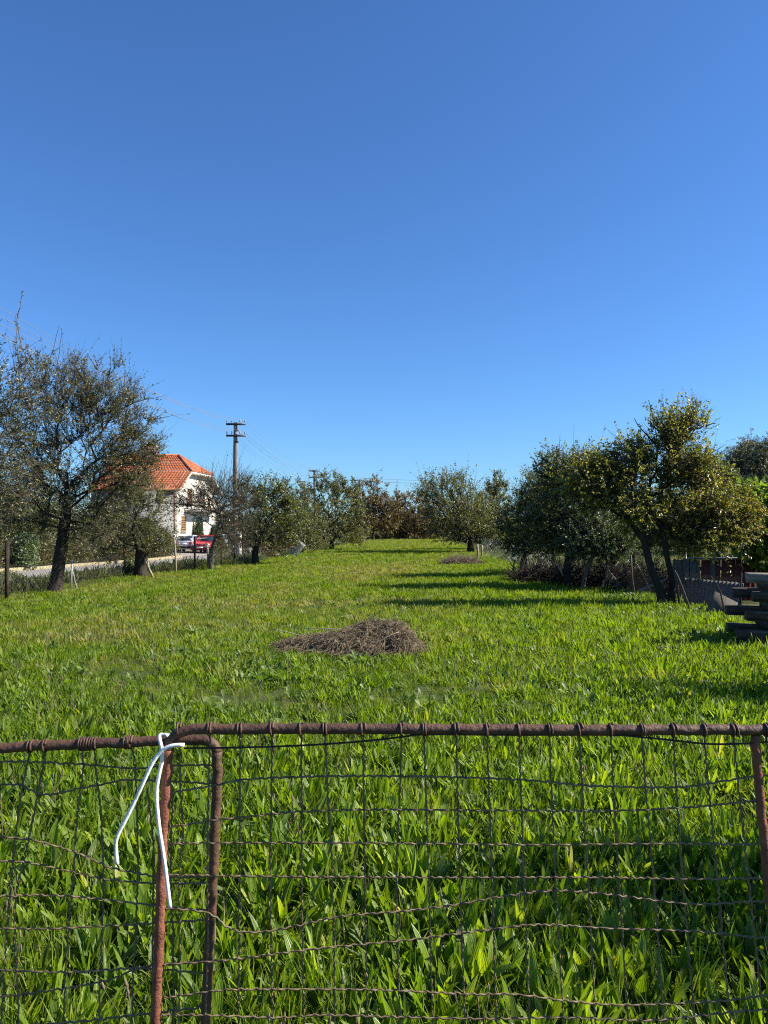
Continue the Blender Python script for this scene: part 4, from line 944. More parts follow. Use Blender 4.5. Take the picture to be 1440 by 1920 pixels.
# ------------------------------------------------------------------ poles and wires
def pole(label, x, d, ztop, rb=.15, rt=.10, arms=((.12, 1.1), (.78, 1.1)), foot=False, lamp=False, yaw=0.0, lean=0.0):
    zb = float(gz(x, d)); root = empty('utility_pole', (x, d, zb), label, 'utility pole', 'wooden poles along the road', yaw)
    h = ztop - zb
    n = 9; P = [(lean * t + .015 * math.sin(5 * t), 0, -.1 + (h + .1) * t) for t in np.linspace(0, 1, n)]
    MB().tube(P, np.linspace(rb, rt, n), 12).build('pole', M['wood_grey'], root, True)
    ins = []
    for (dz, w) in arms:
        z = h - dz
        a = MB().box((lean, -.13, z), (w, .09, .11)).build('crossarm', M['arm'], root)
        for fx in (-.47, -.22, .22, .47):
            b = MB(); b.tube([(lean + fx * w, -.13, z + .04), (lean + fx * w, -.13, z + .14)], .012, 6); b.tube([(lean + fx * w, -.13, z + .12), (lean + fx * w, -.13, z + .16), (lean + fx * w, -.13, z + .2), (lean + fx * w, -.13, z + .25)], [.03, .045, .03, .02], 8)
            b.build('insulator', M['insul'], a, True)
            ins.append(np.array([x + (lean + fx * w) * math.cos(yaw) + .13 * math.sin(yaw), d + (lean + fx * w) * math.sin(yaw) - .13 * math.cos(yaw), zb + z + .22]))
    for dz in (.45, 1.1):
        MB().tube([(lean, 0, h - dz), (lean, 0, h - dz - .05)], rt * 1.18, 12).build('band', M['arm'], root)
    if foot:
        MB().box((.30, -.02, .85), (.22, .24, 2.1)).build('concrete_footing', M['wall_white'], root)
        for z in (.5, 1.5): MB().box((.14, -.02, z), (.62, .36, .05)).build('clamp_band', M['arm'], root)
    if lamp:
        MB().tube([(0, 0, h - 1.45), (-.5, 0, h - 1.30), (-1.1, 0, h - 1.22)], .03, 6).build('lamp_arm', M['galv'], root)
        MB().box((-1.3, 0, h - 1.22), (.5, .2, .1)).build('lamp_head', M['galv'], root)
    return ins
top1 = W(443, 792, 43); i1 = pole('tall grey wooden pole with two dark crossarms and pale concrete footing', top1[0] - .12, 43, top1[2], .19, .13, foot=True, lean=.12)
top2 = W(590, 881, 77); i2 = pole('second wooden pole carrying a street lamp, beyond the hazel bush', top2[0], 77, top2[2], .16, .12, lamp=True)
top3 = W(666, 899, 100); i3 = pole('far wooden pole just left of the tall bronze tree', top3[0], 100, top3[2], arms=((.12, 1.5),))
top4 = W(674, 899, 112); i4 = pole('farthest wooden pole, just right of its twin by the tall bronze tree', top4[0], 112, top4[2], arms=((.12, 1.5),))
top5 = W(571, 908, 105); i5 = pole('far wooden pole left of the street lamp pole', top5[0], 105, top5[2], arms=((.12, 1.8),))
def wire(a, b, sag, label, group, r=.006):
    t = np.linspace(0, 1, 26)[:, None]; P = np.asarray(a) + (np.asarray(b) - np.asarray(a)) * t; P[:, 2] -= sag * 4 * (t * (1 - t)).ravel()
    o0 = P[0].copy(); tag(MB().tube(P - o0, r, 4).build('power_line', M['galv'], None, True, loc=tuple(o0)), label, 'cable', group)
lw = [W(-40, 552, 17), W(-40, 570, 17), W(-40, 588, 17), W(-40, 600, 17), W(-40, 606, 17), W(-40, 612, 17)]
for k, (ii, p) in enumerate(zip((i1[0], i1[1], i1[3], i1[4], i1[5], i1[7]), lw)):
    wire(p, ii, .35, 'pale wire from the upper left to the tall pole, ' + ('highest of six', 'second from the top', 'third from the top', 'third from the bottom', 'second from the bottom', 'lowest of six')[k], 'wires arriving at the tall pole', .007)
for k in range(8): wire(i1[k], i2[k], .9 - .06 * (k % 4), 'wire between the two nearest poles, ' + ('upper', 'lower')[k // 4] + ' crossarm, ' + ('first', 'second', 'third', 'last')[k % 4] + ' from the road', 'wires between the two nearest poles', .007)
for k in range(4): wire(i2[k], i5[k], .6, 'wire from the street lamp pole to the far pole beside it, ' + ('first', 'second', 'third', 'last')[k] + ' from the road', 'wires beyond the street lamp pole', .008)
wire(W(462, 892, 70), W(640, 902, 90), .4, 'faint wire crossing low behind the tall pole', None, .01)
for k, dz in enumerate((0, .45)): wire(W(674, 902, 112) + [0, 0, dz], W(1700, 922, 112) + [0, 0, dz], .5, ('long level wire crossing behind the far trees, lower of two', 'long level wire crossing behind the far trees, upper of two')[k], None, .018)

# ------------------------------------------------------------------ left roadside fence
def wire_fence(name, label, posts, spans, h_mesh, pitch, m_wire, wr):
    root = empty(name, tuple(posts[0][0]), label, 'fence'); o3 = np.array(posts[0][0])
    for (b, t, r, mm) in posts:
        b = np.asarray(b); t = np.asarray(t); MB().tube([b - o3 - [0, 0, .15], (b + t) / 2 - o3 + rng.normal(0, .012, 3), t - o3], r, 8).build('post', M[mm], root, True)
    for (i, j) in spans:
        a, b = np.asarray(posts[i][0]), np.asarray(posts[j][0]); L = np.linalg.norm((b - a)[:2]); h = h_mesh
        u = (b - a) / L; n = int(L / pitch); PP = []
        m = max(1, int(h / pitch))
        for k in range(-m, n):
            for s in (1, -1):
                s0 = k * pitch if s > 0 else (k + m) * pitch; pts_ = []
                for q in range(m + 1):
                    ss = s0 + s * q * pitch; pts_.append(a - o3 + u * ss + np.array([0, 0, .04 + q * pitch]) + np.array([0, .04 * math.sin(ss * 2.1), -.05 * math.sin(math.pi * np.clip(ss / L, 0, 1))]))
                ok = [0 <= s0 + s * q * pitch <= L for q in range(m + 1)]
                idx = [q for q in range(m + 1) if ok[q]]
                if len(idx) >= 2: PP.append(np.array([pts_[q] for q in idx]))
        mb = MB()
        for p in PP:
            K = len(p); V, Q = batch_tubes(p[None], np.full((1, K), wr), 3); mb.add(V, Q)
        for q in (0, m): mb.tube([a - o3 + u * s + np.array([0, .04 * math.sin(s * 2.1), .04 + q * pitch - .05 * math.sin(math.pi * s / L)]) for s in np.linspace(0, L, 8)], wr * 1.2, 4)
        o = mb.build('wire_netting', M[m_wire], root); o['kind'] = 'stuff'
def post_px(px, py, top, r, mm, lx=0):
    b = G(px, py); t = W(px + lx, top, b[1]); return (b, t, r, mm)
LP = [post_px(-90, 1150, 1010, .04, 'rust'), post_px(13, 1127, 1015, .045, 'bark', 1), post_px(134, 1110, 1050, .02, 'galv', 1), post_px(232, 1083, 1022, .03, 'rust'), post_px(330, 1076, 1010, .03, 'stick', -3), post_px(365, 1071, 1006, .035, 'rust'), post_px(391, 1069, 1018, .045, 'stick', -3), post_px(415, 1064, 1028, .04, 'bark', 0), post_px(440, 1062, 1020, .03, 'bark', 0), post_px(470, 1060, 1030, .03, 'stick', -6)]
wire_fence('roadside_fence', 'sagging wire mesh fence with rusty posts along the road bank', LP, [(i, i + 1) for i in range(0, 9)], .72, .12, 'wire_dark', .0028)
RP = [post_px(895, 1047, 1021, .05, 'stick'), post_px(903, 1046, 1022, .05, 'stick', 1), post_px(944, 1062, 1040, .03, 'wood_grey'), post_px(974, 1072, 1045, .03, 'wood_grey'), post_px(1007, 1079, 1050, .02, 'galv'), post_px(1033, 1089, 1030, .05, 'bark')]
for k in range(2, 6):
    b, t, r, mm = RP[k]; b = b.copy(); b[0] += 1.2; t = t.copy(); t[0] += 1.2; b[1] += 5; t[1] += 5; b[2] = gz(b[0], b[1]); t[2] = b[2] + 1.1
    RP[k] = (b, t, r, mm)
wire_fence('paddock_fence', 'thin wire fence with a pair of pale posts, right of the field', RP, [(1, 2), (2, 3), (3, 4), (4, 5)], .9, .18, 'galv', .004)

def stick(name, label, pts_, r, m, cat='stick', group=None):
    P = np.array(pts_, float); o0 = P[0].copy(); P = spline(P - o0, .12) if len(P) > 2 else P - o0
    P[1:-1] += rng.normal(0, r * .35, P[1:-1].shape)
    return tag(MB().tube(P, np.linspace(r * 1.15, r * .75, len(P)), 7).build(name, M[m], None, True, loc=tuple(o0)), label, cat, group)
g = G(289, 1086); stick('wooden_prop', 'longer pale stick leaning against the squat pollard', [g, W(272, 1050, g[1] + .1)], .03, 'stick')
g = G(283, 1080); stick('wooden_prop', 'shorter pale stick leaning on the near side of the pollard', [g, W(276, 1048, g[1] + .1)], .025, 'stick')
g = G(118, 1108); stick('dead_branch', 'bleached bent branch standing by the thin grey fence post', [W(146, 1105, 18.5) * [1, 1, 0] + [0, 0, gz(-7.6, 18.5)], W(140, 1090, 18.5), W(137, 1072, 18.5)], .022, 'stick')
g = G(977, 1080); stick('wooden_prop', 'pale prop slanting from the left side of the dark apple tree', [g, W(962, 1062, g[1]), W(952, 1045, g[1])], .028, 'stick')
g = G(990, 1086); stick('wooden_prop', 'pale bent prop slanting to the right from the dark apple trunk', [g, W(996, 1068, g[1]), W(1008, 1054, g[1])], .03, 'stick')
g = G(960, 1076); stick('wooden_prop', 'thin dark prop standing left of the pale slanting prop', [g, W(965, 1050, g[1])], .025, 'bark')
# roll of grey netting at the field edge
g = G(560, 1046); rr_ = empty('netting_roll', tuple(g), 'grey leaning roll of old wire netting at the field edge', 'roll')
k = g[1] / F
for q in range(5):
    th = np.linspace(0, 2 * math.pi * 1.0, 20); P = np.stack([.20 * np.cos(th) * (1 - .06 * q), .2 * np.sin(th) * (1 - .06 * q), np.zeros(20)], -1)
    tilt = Matrix.Rotation(R(38), 3, 'Y'); PP = [np.array(tilt @ Vector(p + np.array([0, 0, .05 + .17 * q]))) + [-.3, 0, .12] for p in P]
    MB().tube(PP, .012, 5).build('hoop', M['galv'], rr_, True)
mb = MB()
for a in np.linspace(0, 2 * math.pi, 26, endpoint=False):
    for s in (-1, 1):
        P = [np.array(tilt @ Vector((.2 * math.cos(a + s * t), .2 * math.sin(a + s * t), .03 + .75 * t))) + [-.3, 0, .12] for t in np.linspace(0, 1, 6)]; mb.tube(P, .008, 3)
o = mb.build('netting', M['galv'], rr_); o['kind'] = 'stuff'

# ------------------------------------------------------------------ brush heaps
def heap(name, label, base, lobes, n, L, rr, m_st, m_core, big=(), flat=.35, seed=3, core=True, loose=False):
    global rng
    rng = np.random.default_rng(seed); root = empty(name, tuple(base), label, 'heap')
    def hgt(x, y):
        z = np.zeros_like(x)
        for (cx, cy, sx, sy, h) in lobes: z = np.maximum(z, h * np.clip(1 - ((x - cx) / sx) ** 2 - ((y - cy) / sy) ** 2, 0, 1) ** .6 * (1 + .10 * np.sin(x * 17 + y * 9) * np.sin(y * 15 - x * 6)))
        return z
    x0 = min(l[0] - l[2] for l in lobes); x1 = max(l[0] + l[2] for l in lobes); y0 = min(l[1] - l[3] for l in lobes); y1 = max(l[1] + l[3] for l in lobes)
    if core:
        gx, gy = np.meshgrid(np.linspace(x0, x1, 60), np.linspace(y0, y1, 40)); gzv = hgt(gx, gy) * .9 + rng.normal(0, .012, gx.shape) - .03
        V = np.stack([gx, gy, gzv], -1).reshape(-1, 3); i, j = np.meshgrid(np.arange(39), np.arange(59), indexing='ij'); a = (i * 60 + j).ravel()
        obj('core', np_mesh('core', V, np.stack([a, a + 1, a + 61, a + 60], -1), M[m_core], True), root)
    x = rng.uniform(x0, x1, n * 3); y = rng.uniform(y0, y1, n * 3); z = hgt(x, y); k = z > .02; x, y, z = x[k][:n], y[k][:n], z[k][:n]; n = len(x)
    az = rng.uniform(0, 6.283, n); el = rng.normal(0, flat, n); D = np.stack([np.cos(az) * np.cos(el), np.sin(az) * np.cos(el), np.sin(el)], -1)
    Ln = rng.uniform(*L, n); t = np.linspace(-.5, .5, 5)[None, :, None]
    C = np.stack([x, y, z * (rng.random(n) ** .8 * .85 if loose else (1 - .3 * rng.random(n) ** 3))], -1); bend = rand_dirs(n) * .3
    P = C[:, None] + D[:, None] * Ln[:, None, None] * t + bend[:, None] * Ln[:, None, None] * (.25 - t * t)
    hh = hgt(P[..., 0], P[..., 1]) + .02; P[..., 2] = np.maximum(P[..., 2], .01) if loose else np.clip(P[..., 2], .0, np.maximum(hh + .09 * rng.random((n, 1)) ** 2, .02))
    V, Q = batch_tubes(P, rng.uniform(*rr, n)[:, None] * np.array([[1, 1, 1, .8, .5]]), 3)
    o = obj('stalks', np_mesh('stalks', V, Q, M[m_st], False), root); o['kind'] = 'stuff'
    for (p0, p1, r) in big:
        P = spline([p0, (np.array(p0) + np.array(p1)) / 2 + rng.normal(0, .02, 3), p1], .05); MB().tube(P, np.linspace(r, r * .6, len(P)), 6).build('stick', M['stick'], root, True)
    return root
B = PILE
heap('brush_pile', 'heap of brown dry stalks lying in the middle of the meadow', B,
     [(.28, .04, .38, .42, .34), (.56, .0, .30, .42, .33), (.40, .02, .46, .42, .33), (.06, .0, .30, .40, .26), (-.22, -.02, .36, .36, .19), (-.48, .05, .34, .30, .15), (.05, -.22, .55, .34, .20), (.66, -.22, .24, .3, .24), (-.72, .12, .26, .2, .08)], 11000, (.12, .50), (.0014, .0036), 'hay', 'mound',
     [((.52, .05, .26), (.92, .0, .24), .006), ((.42, .1, .33), (.72, .15, .55), .006), ((-.5, .1, .13), (-.98, .18, .26), .008), ((.3, -.4, .14), (.62, -.35, .3), .007), ((-.1, .1, .27), (-.6, .2, .27), .006)], seed=31, flat=.5)
B = G(864, 1061)
heap('twig_heap', 'low heap of reddish dry twigs at the field edge under the pale fruit tree', B, [(0, .1, .78, .5, .42), (.3, .2, .6, .5, .36), (-.35, .1, .5, .4, .34)], 1500, (.25, .6), (.003, .007), 'twig', 'mound', flat=.6, seed=32, core=False, loose=True)
B = G(1180, 1116); B[1] += 1.2; B[0] = (1175 - 720) * B[1] / F; B[2] = gz(B[0], B[1])
heap('branch_pile', 'tangled dark pile of cut branches in the shade under the orchard row', B, [(0, 0, .9, .8, .75), (-.9, .9, .8, .8, .6), (.5, -.2, .5, .6, .85), (-1.6, 2.2, .8, .9, .55)], 1900, (.4, 1.3), (.005, .013), 'bark', 'mound', flat=.75, seed=33, core=False, loose=True,
     big=[((-.8, -.5, .0), (-.3, -.3, .75), .035), ((-.35, -.6, .05), (-.55, -.2, .7), .045), ((-.9, -.4, .02), (.1, -.4, .6), .03), ((.0, -.75, .05), (.7, -.8, .35), .04), ((.1, -.8, .0), (.5, -.6, .5), .02), ((-.2, -.6, .0), (-.75, -.3, .8), .03), ((.3, -.9, .02), (.05, -.6, .7), .018), ((-1.5, .5, 0), (-1.1, .6, .8), .04), ((-1.3, .3, 0), (-1.7, .6, .9), .03)])

# ------------------------------------------------------------------ right side: plank fence, pipe frame, sheet, timber stack
PF = empty('plank_fence', tuple(np.array([*W(1262, 1100, 17.2)[:2], 0]) + [0, 0, float(gz(7, 17.2)) - .05]), 'low fence of dark red and grey upright planks behind the grey sheet', 'fence')
o3 = np.array(PF.location); xx = 0.0; rng = np.random.default_rng(77)
while xx < 4.2:
    w = rng.uniform(.10, .14); hh = .96 + rng.normal(0, .015); red = xx > .52 and rng.random() < .93
    MB().box((0, 0, hh / 2), (w - .008, .022, hh)).build('plank', M['plank_red' if red else 'plank_grey'], PF, loc=(xx + w / 2, rng.normal(0, .006), .0), rot=(rng.normal(0, .01), rng.normal(0, .012), 0)); xx += w
MB().box((2.1, -.02, .955), (4.3, .09, .03)).build('capping', M['plank_grey'], PF, loc=(.5, 0, .02))
for z in (.25, .75): MB().box((2.1, .04, z), (4.2, .05, .08)).build('rail', M['plank_grey'], PF)
fr = empty('pipe_frame', (*W(1290, 1100, 18.2)[:2], float(gz(7.5, 18.2))), 'thin pale pipe frame standing behind the plank fence', 'frame'); o3 = np.array(fr.location)
def fp(px, py, d): return W(px, py, d) - o3
for nm, a, b, r in (('top_bar', fp(1283, 1022, 18.2), fp(1415, 1022.5, 18.2), .016), ('top_bar', fp(1290, 1046, 18.0), fp(1470, 1047, 18.0), .018), ('brace', fp(1330, 1024, 18.2), fp(1370, 1048, 17.8), .016), ('brace', fp(1396, 1022, 18.2), fp(1450, 1054, 17.8), .018), ('brace', fp(1288, 1032, 18.2), fp(1302, 1047, 17.9), .014)):
    MB().tube([a, b], r, 6).build(nm, M['galv'], fr)
for px in (1286, 1394, 1440):
    a = fp(px, 1022, 18.2); MB().tube([(a[0], a[1], 0), a], .022, 6).build('post', M['galv'], fr)
# corrugated sheet leaning, with wire netting in front
a, b, c_, d_ = W(1282, 1151, 14.5), W(1383, 1158, 13.4), W(1394, 1093, 13.8), W(1283, 1083, 14.9)
a[2] = gz(a[0], a[1]) - .02; b[2] = gz(b[0], b[1]) - .02
nu, nv = 91, 7; u = np.linspace(0, 1, nu); v = np.linspace(0, 1, nv); U, Vv = np.meshgrid(u, v); U = U[..., None]; Vv = Vv[..., None]
P = (a * (1 - U) + b * U) * (1 - Vv) + (d_ * (1 - U) + c_ * U) * Vv; n_ = np.cross(b - a, d_ - a); n_ /= np.linalg.norm(n_)
P = P + n_ * (.018 * np.sin(U * 2 * math.pi * 15)); P = P.reshape(-1, 3); o0 = a.copy(); P -= o0
i, j = np.meshgrid(np.arange(nv - 1), np.arange(nu - 1), indexing='ij'); q = (i * nu + j).ravel(); Q = np.stack([q, q + 1, q + nu + 1, q + nu], -1)
so = tag(obj('corrugated_sheet', np_mesh('corrugated_sheet', P, Q, M['sheet'], True), None, tuple(o0)), 'grey corrugated sheet leaning by the forked apple tree', 'sheet')
sm = so.modifiers.new('solid', 'SOLIDIFY'); sm.thickness = .008
a = W(1345, 1152, 12.9); a[2] = gz(a[0], a[1])
tag(MB().box((0, 0, .21), (.42, .02, .40)).build('board', M['plank_grey'], None, loc=tuple(a), rot=(R(-18), R(28), R(-10))), 'small pale board tilted against the grey corrugated sheet', 'board')
g1, g2 = G(1265, 1140), W(1390, 1180, 12.4)
g2[2] = gz(g2[0], g2[1])
g0 = G(1135, 1112)
gm = (g0 + g1) / 2; gm[2] = gz(gm[0], gm[1])
CP = [(g0, g0 + [0.05, 0, .95], .025, 'rust'), (gm, gm + [-.12, 0, .95], .018, 'bark_grey'), (g1 + [.1, 0, 0], g1 + [.0, 0, .95], .022, 'rust'), (g2, g2 + [.0, 0, .8], .018, 'bark')]
wire_fence('chain_link_fence', 'rusty chain link netting stretched past the forked apple tree and grey sheet', CP, [(0, 1), (1, 2), (2, 3)], .72, .05, 'wire_dark', .0013)
g = G(1283, 1148); stick('leaning_pole', 'thin bare pole leaning across the left end of the grey sheet', [W(1302, 1148, 13.2) * [1, 1, 0] + [0, 0, -.1], W(1275, 1090, 13.4), W(1265, 1070, 13.5)], .014, 'bark_grey')
stick('leaning_pole', 'dark branch leaning across the middle of the grey sheet', [W(1362, 1160, 12.6) * [1, 1, 0] + [0, 0, -.12], W(1350, 1110, 12.8), W(1332, 1080, 13)], .015, 'bark')
# timber stack : each beam is a thing of its own
rng = np.random.default_rng(5)
T0 = G(1388, 1216); base_z = float(gz(T0[0] + .3, T0[1])) 
def beam(label, c, L, w, h, rz, tilt=0, m='wood_dark'):
    me_b = MB(); nn = 9
    xs = np.linspace(-L / 2, L / 2, nn); V = []
    for x in xs:
        for (sy, sz) in ((-1, -1), (1, -1), (1, 1), (-1, 1)): V.append((x + rng.normal(0, .006), sy * w / 2 + rng.normal(0, .006), sz * h / 2 + rng.normal(0, .004)))
    Q = [[4 * i + k, 4 * i + 4 + k, 4 * i + 4 + (k + 1) % 4, 4 * i + (k + 1) % 4] for i in range(nn - 1) for k in range(4)] + [[0, 1, 2, 3], [4 * nn - 1, 4 * nn - 2, 4 * nn - 3, 4 * nn - 4]]
    me_b.add(V, Q); o = me_b.build('timber_beam', M[m], None, loc=tuple(c), rot=(0, tilt, rz)); bv = o.modifiers.new('bevel', 'BEVEL'); bv.width = .012; bv.segments = 2
    return tag(o, label, 'timber', 'stacked old timbers')
zc = base_z; th = R(-14)
ux = np.array([math.cos(th), math.sin(th)]); uy = np.array([-math.sin(th), math.cos(th)])
names = ['lowest', 'second lowest', 'third', 'topmost']
for lv in range(4):
    for e, s in enumerate((.38, 1.35)):
        c2 = T0[:2] + ux * (s + .03 * lv) + uy * .38
        beam(f'short cross timber at the {"near" if e == 0 else "hidden far"} end of the {names[lv]} layer of the stack', (c2[0], c2[1], zc + .06), .70, .16, .115, th + R(90) + rng.normal(0, .05), 0)
    zc += .12
    for e, s in enumerate((0.0, .62)):
        if lv == 3 and e == 1: continue
        c2 = T0[:2] + ux * (.95 + .05 * lv + rng.normal(0, .02)) + uy * (s + .05)
        beam(f'long {"front" if e == 0 else "rear"} timber in the {names[lv]} layer of the stack', (c2[0], c2[1], zc + .06), 2.0 + rng.normal(0, .08), .17, .125, th + rng.normal(0, .02), 0, 'wood_sunlit' if lv == 3 else 'wood_dark')
    zc += .125

# ------------------------------------------------------------------ the rusty gate, nearest thing
GD = 1.40
def crimp(P, amp, wl, phase=0.0):
    s = np.concatenate([[0], np.cumsum(np.linalg.norm(np.diff(P, axis=0), axis=1))])
    return s
def wire_mesh(pxpts, d, r, crimped, depth_amp=.0028, wl=.0145, extra=0):
    P = np.array([W(a, b, d + (c[0] if c else 0)) for a, b, *c in pxpts])
    P = spline(P, .0032 if crimped else .012)
    s = np.concatenate([[0], np.cumsum(np.linalg.norm(np.diff(P, axis=0), axis=1))])
    if crimped:
        T = np.gradient(P, axis=0); T /= np.linalg.norm(T, axis=1, keepdims=True); side = np.stack([-T[:, 2], np.zeros(len(P)), T[:, 0]], -1)
        amp = .0009 * (1 + .6 * np.sin(s * 9 + extra) * np.sin(s * 23 + extra * 2)); w = np.sin(s / wl * 2 * np.pi + extra)
        P = P + side * (amp * w)[:, None]; P[:, 1] += depth_amp * .6 * np.cos(s / wl * np.pi + extra)
    return P
def wrap(px, py, d, rail_r, wr, turns=1.6, pitch=.006, slope=0.0):
    th = np.linspace(0, 2 * math.pi * turns, 30); c = W(px, py, d)
    return np.stack([c[0] + (th / (2 * math.pi) - turns / 2) * pitch, c[1] - (rail_r + wr * .7) * np.sin(th), c[2] + (rail_r + wr * .7) * np.cos(th)], -1)

def panel(label, rail_pts, rail_r, d, rail_mats, vwires, hwires, wraps, extra_bars, base):
    root = empty('wire_mesh_gate', base, label, 'gate', 'rusty gate leaves'); o3 = np.array(base)
    for nm, pp, r, m in rail_pts:
        P = spline(np.array([W(a, b, d + (c[0] if c else 0)) for a, b, *c in pp]), .012) - o3
        P = P + .0006 * np.random.default_rng(3).normal(size=P.shape)
        MB().tube(P, r, 14).build(nm, M[m], root, True)
    k = 0
    for pp in vwires:
        k += 1; P = wire_mesh(pp, d + .002, .0019, True, extra=k * 1.3)
        o = MB().tube(P - o3, .00185, 5).build('vertical_wire', M['wire'], root, True)
        if pp[0][1] < 1420:
            tx, ty = wraps(pp[0][0]); wp = wrap(tx, ty, d, rail_r, .0024, 1.0 + .45 * ((k * 37) % 10) / 10, .004 + .004 * ((k * 53) % 7) / 7)
            MB().tube(wp - o3, .0024, 5).build('wire_wrap', M['rust'], o, True)
    for pp in hwires:
        k += 1; P = wire_mesh(pp, d - .001, .0019, True, extra=k * 1.7)
        MB().tube(P - o3, .00185, 5).build('horizontal_wire', M['wire'], root, True)
    return root
BOT = 2440    # photo row of the gate's lower bar, below the frame
def ext(top, mid, low):
    sl = (low - mid) / 260.0
    return [(top, 1378), (.7 * top + .3 * mid, 1470), (mid, 1660), (low, 1920), (low + sl * 260, 2180), (low + sl * 500 * .8, BOT)]
# right leaf
tops = [(450, 449, 447), (510, 507, 511), (565, 566, 570), (609, 624, 628), (681, 684, 689), (753, 743, 750), (795, 804, 811), (855, 863, 872), (913, 923, 931), (973, 983, 993), (1030, 1042, 1057), (1086, 1103, 1117), (1145, 1161, 1178), (1203, 1226, 1245), (1262, 1281, 1303), (1320, 1346, 1370), (1375, 1405, 1433), (1436, 1462, 1490), (1496, 1520, 1548), (1556, 1580, 1605)]
vw = [ext(*t) for t in tops] + [[(394, 1374), (391, 1470), (389, 1600), (390, 1760), (385, 1920), (382, 2180), (380, BOT)], [(337, 1402), (338, 1480), (342, 1560), (336, 1660), (338, 1800), (335, 1920), (333, BOT)]]
hw_ = [[(318, 1487), (400, 1473), (480, 1460), (700, 1455), (960, 1461), (1100, 1473), (1270, 1476), (1360, 1464), (1440, 1454), (1640, 1450)],
       [(316, 1552), (400, 1538), (480, 1530), (560, 1522), (700, 1518), (960, 1520), (1160, 1520), (1300, 1513), (1440, 1500), (1640, 1495)],
       [(314, 1582), (480, 1580), (720, 1581), (1000, 1584), (1200, 1582), (1440, 1583), (1640, 1580)],
       [(312, 1640), (480, 1643), (800, 1645), (1100, 1645), (1300, 1648), (1440, 1647), (1640, 1650)],
       [(308, 1702), (390, 1712), (430, 1740), (480, 1748), (560, 1735), (640, 1718), (760, 1708), (850, 1697), (930, 1683), (1040, 1670), (1150, 1678), (1300, 1695), (1440, 1690), (1640, 1700)],
       [(306, 1808), (400, 1802), (480, 1793), (600, 1778), (760, 1763), (900, 1745), (1010, 1734), (1150, 1741), (1300, 1746), (1440, 1759), (1640, 1770)],
       [(302, 1872), (400, 1858), (480, 1855), (700, 1856), (880, 1864), (960, 1864), (1060, 1876), (1160, 1884), (1300, 1880), (1400, 1872), (1440, 1866), (1640, 1860)],
       [(300, 1902), (400, 1904), (520, 1908), (600, 1903), (720, 1906), (900, 1910), (1060, 1908), (1220, 1913), (1330, 1902), (1440, 1893), (1640, 1890)]]
for yb_ in (1975, 2035, 2100, 2160, 2225, 2290, 2350, 2405): hw_.append([(296, yb_), (480, yb_ + 4), (800, yb_ - 3), (1150, yb_ + 3), (1640, yb_)])
rails = [('top_rail', [(1660, 1369), (1440, 1368), (1200, 1368.5), (960, 1368), (700, 1366.5), (500, 1366.5), (400, 1366.5), (365, 1367), (345, 1370), (330, 1378), (320, 1392), (316, 1410)], .0100, 'rust'),
         ('stile', [(316, 1404), (312, 1460), (308, 1540), (303, 1660), (298, 1780), (293, 1880), (290, 1960), (284, 2180), (280, BOT)], .0098, 'rust_red'),
         ('brace', [(1415, 1378), (1421, 1450), (1430, 1540), (1440, 1640), (1462, 1900), (1490, BOT)], .0082, 'rust_red'),
         ('stile', [(1660, 1369), (1662, 1700), (1668, BOT)], .0098, 'rust_red'), ('bottom_rail', [(280, BOT), (700, BOT + 4), (1668, BOT)], .0100, 'rust')]
gr = panel('rusty wire mesh gate leaf with a straight top pipe, right of the white tie', rails, .0100, GD, None, vw, hw_, lambda x: (x, np.interp(x, [340, 960, 1660], [1367, 1368, 1369])), None, (.2, GD, float(gz(.2, GD))))
P = wire_mesh([(345, 1403, .0), (430, 1402), (560, 1398), (680, 1390), (760, 1381), (800, 1377), (960, 1378), (1140, 1378), (1200, 1382), (1260, 1388), (1330, 1395), (1400, 1394), (1440, 1391), (1640, 1380)], GD - .004, .002, False)
MB().tube(P - np.array(gr.location), .0019, 5).build('loose_wire', M['wire_dark'], gr, True)
# left leaf, standing slightly behind
GL = 1.435
rails = [('top_rail', [(-260, 1414), (-120, 1409), (0, 1402), (80, 1398), (150, 1395), (240, 1392), (300, 1389), (345, 1387), (375, 1387), (393, 1390), (403, 1399), (407, 1412)], .0098, 'rust'),
         ('stile', [(407, 1408), (407, 1460), (404, 1540), (400, 1640), (393, 1760), (388, 1860), (384, 1940), (378, 2180), (374, BOT - 20)], .0098, 'rust'),
         ('bottom_rail', [(374, BOT - 20), (0, BOT - 10), (-260, BOT)], .0098, 'rust'), ('stile', [(-260, 1414), (-264, 1800), (-268, BOT)], .0098, 'rust')]
vl = [[(58, 1402), (47, 1450), (38, 1500), (28, 1580), (22, 1640), (12, 1760), (5, 1860), (2, 1940), (0, 2200), (0, BOT)],
      [(86, 1400), (82, 1430), (72, 1480), (60, 1545), (48, 1600), (30, 1680), (28, 1760), (33, 1850), (35, 1940), (34, BOT)],
      [(153, 1397), (156, 1440), (148, 1500), (142, 1570), (138, 1640), (132, 1700), (124, 1800), (120, 1900), (116, 2100), (114, BOT)],
      [(178, 1396), (180, 1445), (186, 1490), (190, 1540), (193, 1600), (194, 1680), (190, 1780), (186, 1900), (182, BOT)],
      [(245, 1392), (252, 1430), (256, 1500), (258, 1580), (258, 1640), (254, 1760), (248, 1900), (244, BOT)],
      [(276, 1478), (282, 1530), (287, 1580), (288, 1640), (286, 1800), (282, BOT)],
      [(325, 1480), (322, 1540), (320, 1640), (324, 1740), (325, 1840), (326, 1920), (326, BOT)], [(-10, 1403), (-16, 1500), (-20, 1700), (-26, BOT)], [(-70, 1407), (-76, 1600), (-80, BOT)], [(-135, 1410), (-140, 1700), (-144, BOT)], [(-200, 1412), (-206, 1700), (-210, BOT)]]
